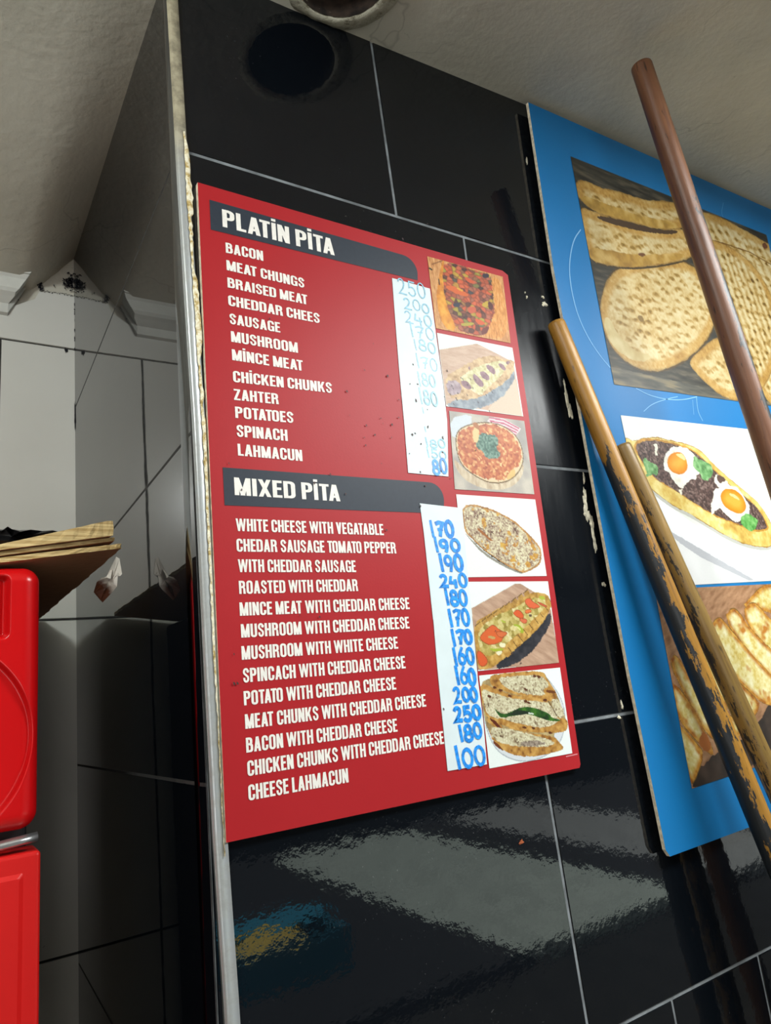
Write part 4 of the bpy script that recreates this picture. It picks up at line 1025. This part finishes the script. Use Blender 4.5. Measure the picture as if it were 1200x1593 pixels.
def bigphoto3():
    P = BigPrint(bigphoto_quad((1019, 917), (1077, 1227), (1200, 908.5), (1124, 1211), 1.06), 400, 330, (1010, 890, 4.5526)); x, z = P.x, P.z
    P.fill(np.ones_like(x, bool), P.rmp(fbm(x * 2 + z, z * 6 - x * 3, .03, 3), [(.2, '8c6446'), (.8, 'b48a68')]))
    P.fill(P.poly([(300, 1545), (330, 1400), (480, 1290), (740, 1120), (870, 900), (1100, 900), (900, 1250), (560, 1480)], 1, .004, .02), P.rmp(fbm(x, z, .02, 7), [(.2, '2a2420'), (.8, '4a3c33')]))
    def piece(pts, s):
        # a slice: golden crust round a cheese field
        m = P.poly(pts, 1, .0015, .01, s); d = P.dist()
        ch = P.rmp(fbm(x, z, .012, s) * .6 + fbm(x, z, .004, s + 3) * .5 - .03, [(.2, 'b79a46'), (.38, 'cfb96c'), (.55, 'd9cc92'), (.8, 'e6dfb8')])
        br = fbm(x, z, .017, s + 9)
        k = np.clip((br - .60) * 7, 0, 1)[..., None]
        ch = ch * (1 - k) + np.array(lin('b5742a')) * k
        cr = P.rmp(fbm(x, z, .008, s + 5), [(.2, '8d4c1a'), (.5, 'b97f30'), (.8, 'd2a550')])
        e = np.clip((d - .004) / .006, 0, 1)[..., None]
        P.fill(m, cr * (1 - e) + ch * e); P.fill(m & (d < .0009), '7a5a26')
    piece([(640, 260), (760, 130), (830, 80), (1000, 80), (1200, 300), (900, 330), (850, 280)], 3)
    piece([(650, 280), (735, 200), (800, 260), (860, 330), (1100, 560), (1300, 800), (1000, 760), (780, 500)], 5)
    piece([(525, 320), (590, 245), (640, 280), (720, 400), (860, 540), (1000, 650), (1100, 850), (900, 780), (700, 590)], 7)
    piece([(420, 400), (490, 310), (530, 340), (600, 430), (830, 690), (980, 830), (900, 960), (800, 930), (720, 860), (520, 660)], 9)
    piece([(300, 480), (420, 420), (520, 660), (640, 780), (740, 870), (800, 950), (700, 1090), (540, 960), (400, 760)], 11)
    piece([(140, 640), (190, 560), (300, 760), (400, 900), (560, 1000), (700, 1100), (560, 1250), (400, 1150), (280, 930)], 12)
    piece([(150, 780), (200, 800), (300, 930), (390, 1110), (470, 1290), (430, 1300), (330, 1190), (200, 1040)], 13)
    piece([(120, 1020), (220, 1070), (330, 1200), (400, 1280), (320, 1500), (290, 1500), (200, 1250)], 15)
    P.fill(P.poly([(340, 1190), (400, 1110), (450, 1250), (400, 1285)], 1, .002), 'a4602c')
    return P.build('printed_photo', poster, 'printed photo of sliced cheese pide on a wooden board', M['photo_big'])
for f in (bigphoto1, bigphoto2, bigphoto3): f()
# pale scuffs
M['scuff'] = simple('pale scuff', '79aed6', .7)
for pts, wd in (([(904, 357), (893, 372), (887, 400), (886, 425), (890, 455), (899, 490), (915, 525), (935, 555), (950, 572)], .0022), ([(990, 604), (1010, 615), (1040, 622), (1065, 622), (1085, 617)], .0018), ([(1002, 640), (1015, 628), (1040, 620), (1055, 617)], .0014), ([(1084, 618), (1086, 640), (1094, 655)], .0016), ([(1078, 622), (1080, 645)], .001), ([(1090, 330), (1100, 345), (1096, 352)], .001), ([(1126, 315), (1122, 335), (1133, 345)], .001)):
    mb = MB(); w3 = [at(*p, YBF - .0003) for p in pts]; q2 = [(p[0], p[2]) for p in w3]
    for _ in range(2): q2 = [q2[0]] + [c for a, b in zip(q2[:-1], q2[1:]) for c in ((a[0] * .75 + b[0] * .25, a[1] * .75 + b[1] * .25), (a[0] * .25 + b[0] * .75, a[1] * .25 + b[1] * .75))] + [q2[-1]]
    for qd in g_stroke(q2, wd * .7): mb.add([(p[0], YBF - .0003, p[1]) for p in qd], [(0, 1, 2, 3)])
    o = par(mb.build('scuff_mark', M['scuff']), poster); o['label'] = 'pale curved scuff mark'

# ------------------------------------------------------------------ wooden poles leaning in front of the poster
def pole_mat(name, dark, mid, light, paint, z0, z1, side, thr, chips):
    """z measured down the pole in metres; worn black paint between z0 and z1, heavier on one side"""
    t = NT(name); v = t.coords(); vs_ = t.coords((1, 1, 0.07))
    sep = t.n('ShaderNodeSeparateXYZ'); t.l(v, sep.inputs[0])
    gr = t.noise(vs_, 240, 6, 0.65, 0.4); big = t.noise(vs_, 60, 4)
    c = t.mix(t.smooth(big, .3, .7), lin(dark), lin(light)); c = t.mix(t.smooth(gr, .32, .66), c, lin(mid))
    fl_ = t.ramp(t.noise(t.coords((1, 1, 0.16)), 210, 3), [(.64, 0.0), (.70, 1.0)])
    c = t.mix(t.math('MULTIPLY', fl_, .75), c, lin('20170d'))
    k = t.math('MULTIPLY', t.smooth(sep.outputs['Z'], z0 - .05, z0 + .07), t.math('SUBTRACT', 1.0, t.smooth(sep.outputs['Z'], z1 - .08, z1 + .12)))
    sd = t.math('MULTIPLY', sep.outputs['X'], side / 0.0115)
    nn = t.noise(t.coords((1, 1, 0.22)), chips, 5, 0.62)
    n2 = t.noise(t.coords((1, 1, .35)), 520, 3, .7)
    val = t.math('ADD', t.math('MULTIPLY', sd, .20), t.math('ADD', nn, t.math('MULTIPLY', t.math('SUBTRACT', n2, .5), .30)))
    val = t.math('ADD', val, t.math('MULTIPLY', t.math('SUBTRACT', k, 1.0), .45))
    mk = t.smooth(val, thr - .012, thr + .012)
    c = t.mix(mk, c, lin(paint)); t.base(c)
    t.set(Roughness=0.42); t.bump(t.math('ADD', t.math('MULTIPLY', mk, .5), gr), 0.25, 0.0012)
    return t.m
def pole(name, label, P0, P1, r, mat, length, taper=0.0):
    P0 = Vector(P0); d = (Vector(P1) - P0).normalized()
    cr = Vector(RC[:, 0] if False else [RC[0, 0], RC[0, 1], RC[0, 2]])
    mb = MB(); n = 32; segs = 60
    # measured down from the top: rounded worn end, then a nearly straight shaft
    prof = [(0.30, 0.0), (0.62, 0.0006), (0.85, 0.0016), (0.95, 0.0030), (1.0, 0.0060)] + [(min(1.22, 1.0 + taper * (length * (i + 1) / segs)) + 0.012 * math.sin(i * 0.9), 0.006 + (length - .006) * (i + 1) / segs) for i in range(segs)]
    rs = random.Random(len(label)); vs = []; fs = []
    for (k, z) in prof:
        bx, by = 0.0018 * math.sin(z * 2.1 + len(name)), 0.0014 * math.sin(z * 1.7)
        for j in range(n):
            a = 2 * math.pi * j / n; q = r * k
            vs.append((bx + q * math.cos(a), by + q * math.sin(a), z))
    m_ = len(prof)
    for i in range(m_ - 1):
        for j in range(n): fs.append((i * n + j, i * n + (j + 1) % n, (i + 1) * n + (j + 1) % n, (i + 1) * n + j))
    fs.append(tuple(range(n))); fs.append(tuple(reversed(range((m_ - 1) * n, m_ * n))))
    mb.add(vs, fs); o = mb.build(name, mat, smooth=True)
    zx = d; xx = (Vector(cr) - d * d.dot(Vector(cr))).normalized(); yy = zx.cross(xx)
    mt = Matrix.Identity(4)
    for i in range(3): mt[i][0], mt[i][1], mt[i][2], mt[i][3] = xx[i], yy[i], zx[i], P0[i]
    o.matrix_world = mt
    return tag(o, label, 'wooden pole', 'wooden poles leaning on the pillar')
def floor_len(P0, P1):
    P0 = np.array(P0); P1 = np.array(P1); d = (P1 - P0) / np.linalg.norm(P1 - P0); return (P0[2] - 0.001) / -d[2]
A0, A1 = atd(999, 98, .955), at(1170, 620, -.130)
B0, B1 = at(866, 499, -.0125), at(1127, 1140, -.055)
C0, C1 = at(969, 690, -.026), at(1181, 1165, -.062)
M['pole_a'] = pole_mat('reddish worn wood', '4c2e1e', '68432d', '83583a', '2c2d2e', .16, 1.6, 1.0, .60, 110)
M['pole_b'] = pole_mat('honey wood with worn black paint', '73501c', '956a26', 'b58530', '1d2124', .17, 1.8, -1.0, .52, 130)
M['pole_c'] = pole_mat('dull brown wood with dark patches', '5c4622', '78602f', '96763c', '22221f', .02, 1.8, -1.0, .70, 110)
pole('wooden_pole', 'reddish brown wooden pole reaching the ceiling in front of the blue poster', A0, A1, .0136, M['pole_a'], floor_len(A0, A1), .20)
pole('wooden_pole', 'honey coloured pole with worn black paint, leaning between menu and blue poster', B0, B1, .0114, M['pole_b'], floor_len(B0, B1), .32)
pole('wooden_pole', 'shorter dull brown pole tucked behind the black painted pole', C0, C1, .0110, M['pole_c'], floor_len(C0, C1), .28)

# ------------------------------------------------------------------ red cabinet at the left
YC = 0.085; XC = -0.1225
def red_plastic():
    t = NT('glossy red moulded plastic'); v = t.coords()
    t.base(t.mix(t.noise(v, 3, 3), lin('bc0a0e'), lin('c60f13'))); t.set(Roughness=0.24)
    t.b.inputs['Specular IOR Level'].default_value = 0.45; t.bump(t.noise(v, 14, 2), 0.03, 0.003); return t.m
M['red_plastic'] = red_plastic()
M['red_paint'] = simple('red painted metal', 'c21412', 0.38, 0.06, 5, spec=0.4)
M['dark_metal'] = simple('dark sooty cabinet side', '17181b', 0.6, 0.3, 10)
M['chrome'] = simple('bright bent metal edge', 'c8cacb', 0.3, 0.1, 40, metallic=0.9)
cab = empty('red_cabinet', (-0.36, 0.29, 0.0))
tag(cab, 'glossy red moulded cabinet below the cardboard at the left edge', 'cabinet')
zt, zb = 1.6855, 1.4735
# moulded door front: height field with a recessed slot and a recessed round panel
def sd_rr(x, z, cx, cz, hx, hz, r):
    qx, qz = abs(x - cx) - hx + r, abs(z - cz) - hz + r
    return math.hypot(max(qx, 0), max(qz, 0)) + min(max(qx, qz), 0) - r
zmid = (zt + zb) / 2; W_ = 0.46
pa = at(8, 940, YC); pb = at(-40, 1143, YC)
edgx = at(17, 940, YC)[0]; e38 = at(37, 1145, YC)[0]
slot_top, slot_bot = at(10, 893, YC)[2], at(10, 994, YC)[2]
rz0, rz1 = at(30, 1048, YC)[2], at(30, 1245, YC)[2]
rcz = (rz0 + rz1) / 2
def door_y(x, z):
    d = -sd_rr(x, z, XC - W_ / 2, zmid, W_ / 2, (zt - zb) / 2, 0.014)     # depth inside the outline
    y = 0.0
    if d < 0.014: y += 0.014 * (1 - math.sqrt(max(0, 1 - (1 - d / 0.014) ** 2)))
    s = -sd_rr(x, z, edgx - 0.05, (slot_top + slot_bot) / 2, 0.05, (slot_top - slot_bot) / 2, 0.006)
    tt = min(1, max(0, s / 0.004)); y += 0.008 * tt * tt * (3 - 2 * tt)
    if tt >= 1: y += 0.0009 * math.sin((x - edgx) * 900)
    # round panel with a straight shoulder near the right side
    R_ = 0.083; cx = e38 - 0.0755
    c = R_ - math.hypot(x - cx, z - rcz); sh = -sd_rr(x, z, cx - 0.01 + 0.0425, rcz, 0.043, 0.036, 0.008)
    s = max(c, sh)
    tt = min(1, max(0, s / 0.0035)); y += 0.0065 * tt * tt * (3 - 2 * tt)
    return y
mb = MB(); nx, nz = 230, 210
xg = np.concatenate([np.linspace(XC - W_, XC - .14, 60)[:-1], np.linspace(XC - .14, XC, nx)]); zg = np.linspace(zb, zt, nz)
idx = -np.ones((len(xg), nz), int)
for i, x in enumerate(xg):
    for j, z in enumerate(zg):
        # pull the outermost samples onto the rounded outline
        X, Z = x, z; s = sd_rr(X, Z, XC - W_ / 2, zmid, W_ / 2, (zt - zb) / 2, 0.014)
        if s > 0:
            cx_ = max(min(X, XC - .014), XC - W_ + .014); cz_ = max(min(Z, zt - .014), zb + .014); l_ = math.hypot(X - cx_, Z - cz_); X = cx_ + (X - cx_) * .014 / l_; Z = cz_ + (Z - cz_) * .014 / l_
        idx[i, j] = len(mb.v); mb.v.append((X, YC + door_y(X, Z), Z))
for i in range(len(xg) - 1):
    for j in range(nz - 1): mb.f.append((idx[i, j], idx[i + 1, j], idx[i + 1, j + 1], idx[i, j + 1])); mb.mi.append(0)
# rim going back
loop = [idx[i, 0] for i in range(len(xg))] + [idx[-1, j] for j in range(1, nz)] + [idx[i, nz - 1] for i in range(len(xg) - 2, -1, -1)] + [idx[0, j] for j in range(nz - 2, 0, -1)]
b0 = len(mb.v)
for k in loop: mb.v.append((mb.v[k][0], YC + 0.040, mb.v[k][2]))
for k in range(len(loop)): mb.f.append((loop[k], b0 + k, b0 + (k + 1) % len(loop), loop[(k + 1) % len(loop)])); mb.mi.append(0)
o = par(mb.build('moulded_door', M['red_plastic'], smooth=True), cab); o['label'] = 'glossy red door with recessed slot and round panel'
mb = MB(); mb.box((XC - W_ + .004, YC + .038, 0.06), (XC - .004, 0.500, zt - .016)); par(mb.build('body', M['dark_metal'], bevel=.004), cab)
# bright metal edge between door and lower panel
mb = MB(); vs = []; fs = []; n = 12
xk = np.linspace(XC - W_, XC - 0.0005, 30)
for i, x in enumerate(xk):
    zc_ = 1.4640 - 0.0008 + 0.004 * max(0, (x - (XC - .05)) / .05)
    for j in range(n):
        a = 2 * math.pi * j / n; vs.append((x, YC + .004 + .006 * math.cos(a), zc_ + .0038 * math.sin(a)))
for i in range(29):
    for j in range(n): fs.append((i * n + j, i * n + (j + 1) % n, (i + 1) * n + (j + 1) % n, (i + 1) * n + j))
fs.append(tuple(range(n))); fs.append(tuple(range(29 * n, 30 * n)))
mb.add(vs, fs); o = par(mb.build('metal_edge', M['chrome'], smooth=True), cab); o['label'] = 'bright metal edge strip'
# lower red panel with a raised frame line
XL = XC + 0.0015; zl = 1.4575
mb = MB(); mb.box((XL - W_, YC - .002, 0.10), (XL, YC + .036, zl))
o = par(mb.build('lower_panel', M['red_paint'], bevel=.003, segs=3), cab)
fx = XL - 0.0155; fz = zl - 0.0175
mb = MB()
mb.prism([(XL - W_ + .02, YC - .0042, .14), (fx, YC - .0042, .14), (fx, YC - .0042, fz), (XL - W_ + .02, YC - .0042, fz)],
         [(XL - W_ + .016, YC - .0015, .136), (fx + .004, YC - .0015, .136), (fx + .004, YC - .0015, fz + .004), (XL - W_ + .016, YC - .0015, fz + .004)])
p_ = mb.build('raised_frame', M['red_paint'], o, bevel=.0012)
for x in (XC - W_ + .03, XC - .05):
    for y in (.14, .46):
        mb = MB(); mb.box((x - .02, y - .02, 0), (x + .02, y + .02, .062)); par(mb.build('foot', M['dark_metal']), cab)

# ------------------------------------------------------------------ flattened cardboard on the cabinet
def kraft(name, a, b, streak):
    t = NT(name); v = t.coords(streak); n = t.noise(v, 60, 5, .6)
    t.base(t.mix(t.smooth(n, .3, .7), lin(a), lin(b))); t.set(Roughness=.85); t.b.inputs['Specular IOR Level'].default_value = .15
    t.bump(n, .15, .002); return t.m
M['kraft'] = kraft('brown kraft cardboard', 'a87858', 'b98a68', (1, 9, 9))
M['kraft_edge'] = kraft('pale torn cardboard edge', '9c7f4f', 'd3bd8c', (.12, 3, 14))
def sheet(name, label, xl, right, zf, th, seed, jag=.0012, group='flattened cardboard sheets'):
    """right: the right border as (x, y) from the near edge to the far edge; zf: underside height; th: thickness"""
    rs = random.Random(seed); mb = MB(); ni, nj = 46, 40
    ys = np.linspace(right[0][1], right[-1][1], nj); rx = np.interp(ys, [p[1] for p in right], [p[0] for p in right])
    lo = []; hi = []
    for j in range(nj):
        for i in range(ni):
            t = 1 - (1 - i / (ni - 1)) ** 1.8
            x = xl + (rx[j] - xl) * t; y = ys[j]
            if i == ni - 1: x += rs.uniform(-jag, jag)
            if j in (0, nj - 1): y += rs.uniform(-jag, jag) * .8
            z = zf(x, y); lo.append((x, y, z)); hi.append((x, y, z + th(x, y)))
    n = ni * nj; mb.add(lo + hi, [])
    for j in range(nj - 1):
        for i in range(ni - 1):
            k = j * ni + i
            mb.f.append((k, k + ni, k + ni + 1, k + 1)); mb.mi.append(0)
            mb.f.append((n + k, n + k + 1, n + k + ni + 1, n + k + ni)); mb.mi.append(0)
    loop = list(range(ni)) + [j * ni + ni - 1 for j in range(1, nj)] + [(nj - 1) * ni + i for i in range(ni - 2, -1, -1)] + [j * ni for j in range(nj - 2, 0, -1)]
    m0 = len(mb.v)
    for k in loop:
        p, q = lo[k], hi[k]; f_ = rs.uniform(.35, .65)
        mb.v.append((p[0] + rs.uniform(-.0010, .0010), p[1] + rs.uniform(-.0010, .0010), p[2] + (q[2] - p[2]) * f_))
    for a in range(len(loop)):
        c = (a + 1) % len(loop)
        mb.f.append((loop[a], loop[c], m0 + c, m0 + a)); mb.f.append((m0 + a, m0 + c, n + loop[c], n + loop[a])); mb.mi += [1, 1]
    o = mb.build(name, [M['kraft'], M['kraft_edge']], origin=(-.3, .3, zf(-.3, .3)))
    return tag(o, label, 'cardboard sheet', group)
dip = lambda y: 0.009 * max(0, y - .09) / .45
zb1 = lambda x, y: max(1.6868, 1.6925 + .143 * (x + .1225)) - dip(y) + .001 * (y > .3)
sheet('cardboard_sheet', 'lowest flattened cardboard sheet, brown underside overhanging the red cabinet', -.55, [(-.0560, .086), (-.059, .30), (-.063, .545)], zb1, lambda x, y: .0044, 1)
zb2 = lambda x, y: max(zb1(x, y) + .0052, 1.7088 + .16 * (x + .0622) - dip(y))
sheet('cardboard_sheet', 'middle cardboard sheet with dark gap below, between two others on the cabinet', -.52, [(-.0615, .086), (-.075, .25), (-.13, .50)], zb2, lambda x, y: .0034, 2, .0008)
zb3 = lambda x, y: zb2(x, y) + .0041
top3 = lambda x, y: max(zb3(x, y) + .004, 1.726 + .27 * (x + .0693) - dip(y))
sheet('cardboard_sheet', 'topmost folded cardboard with pale layered edge rising to the right', -.50, [(-.0640, .081), (-.0680, .10), (-.10, .24), (-.16, .40)], zb3, lambda x, y: top3(min(x, -.0690), y) - zb3(x, y), 3, .0008)
# torn paper scrap hanging under the sheets
def crumple(name, label, cat, front, y, thick, mat, seed, amp):
    rs = random.Random(seed); mb = MB()
    pts = [at(*p, y) for p in front]; c = sum(pts) / len(pts)
    ring2 = [(p * .5 + c * .5) for p in pts]
    j = lambda p: (p[0] + rs.uniform(-amp, amp) * .3, p[1] + rs.uniform(-amp, amp), p[2] + rs.uniform(-amp, amp) * .3)
    F = [tuple(p) for p in pts] + [j(p) for p in ring2] + [j(c)]
    n = len(pts); Bk = [(p[0], p[1] + thick, p[2]) for p in F]
    fs = []
    for i in range(n):
        k = (i + 1) % n; fs += [(i, k, n + k, n + i), (n + i, n + k, 2 * n)]
    mb.add(F, fs); mb.add(Bk, [tuple(reversed(f)) for f in fs])
    mb.add([tuple(p) for p in pts] + [(p[0], p[1] + thick, p[2]) for p in pts], [(i, n + i, n + (i + 1) % n, (i + 1) % n) for i in range(n)])
    o = mb.build(name, mat, origin=tuple(c)); return tag(o, label, cat)
def scrap_mat():
    t = NT('stained white paper'); v = t.coords(); n = t.noise(v, 90, 4)
    sep = t.n('ShaderNodeSeparateXYZ'); t.l(v, sep.inputs[0])
    k = t.smooth(t.math('ADD', t.math('SUBTRACT', t.math('MULTIPLY', sep.outputs['X'], -1.0), sep.outputs['Z']), t.math('MULTIPLY', t.math('SUBTRACT', n, .5), .03)), .002, .018)
    t.base(t.mix(k, t.mix(n, lin('c4bcb0'), lin('e4dfd6')), t.mix(n, lin('3a1a0c'), lin('7c4422')))); t.set(Roughness=.7); return t.m
crumple('paper_scrap', 'torn white paper scrap with brown stain hanging under the cardboard corner', 'paper scrap', [(181, 866), (186, 869), (190, 893), (187, 896), (184, 890), (182, 912), (177, 919), (160, 937), (157, 934), (146, 921), (151, 905), (158, 899), (166, 897)], .20, .0012, scrap_mat(), 3, .006)
crumple('plastic_wrap', 'crumpled black plastic wrap lying on top of the cardboard', 'plastic wrap', [(-70, 832), (-30, 822), (2, 826), (12, 819), (18, 823), (30, 825), (48, 824), (66, 826), (82, 825), (91, 827), (86, 832), (62, 837), (52, 839), (25, 845), (0, 849), (-70, 852)], .128, .12, simple('black crumpled plastic', '0e0e10', .35, .4, 40, bump=.4), 5, .012)

# ------------------------------------------------------------------ crate added as stand-in for a coloured patch mirrored in the lower tiles
cr = empty('standin_crate', (1.62, -3.72, -0.002))
tag(cr, 'added stand-in crate, blue with yellow filling, only mirrored low in the black tiles', 'crate')
mb = MB(); x0, x1, y0, y1, hh, tk = 1.30, 1.95, -3.95, -3.45, .22, .02
mb.box((x0, y0, 0), (x1, y0 + tk, hh)); mb.box((x0, y1 - tk, 0), (x1, y1, hh)); mb.box((x0, y0 + tk, 0), (x0 + tk, y1 - tk, hh)); mb.box((x1 - tk, y0 + tk, 0), (x1, y1 - tk, hh)); mb.box((x0 + tk, y0 + tk, 0), (x1 - tk, y1 - tk, .02))
M['teal'] = simple('teal blue plastic', '2f86a0', .5)
par(mb.build('crate_body', M['teal']), cr)
mb = MB(); mb.box((x0 - .01, y0 - .01, hh), (x1 + .01, y1 - .24, hh + .02)); par(mb.build('lid', M['teal']), cr)
mb = MB(); vs = []; n = 14
for j in range(n + 1):
    for i in range(n + 1):
        u, v_ = i / n, j / n; e = min(u, 1 - u, v_, 1 - v_)
        vs.append((x0 + .03 + (x1 - x0 - .22) * u, y1 - .03 - .22 * (1 - v_), .17 + .07 * min(1, e * 4) + .02 * math.sin(i * 2.3) * math.sin(j * 1.9)))
mb.add(vs, [(j * (n + 1) + i, j * (n + 1) + i + 1, (j + 1) * (n + 1) + i + 1, (j + 1) * (n + 1) + i) for j in range(n) for i in range(n)])
o = par(mb.build('goods', simple('yellow goods', 'c9b04e', .7, .2), smooth=True), cr); o['label'] = 'yellow heap in the stand-in crate'
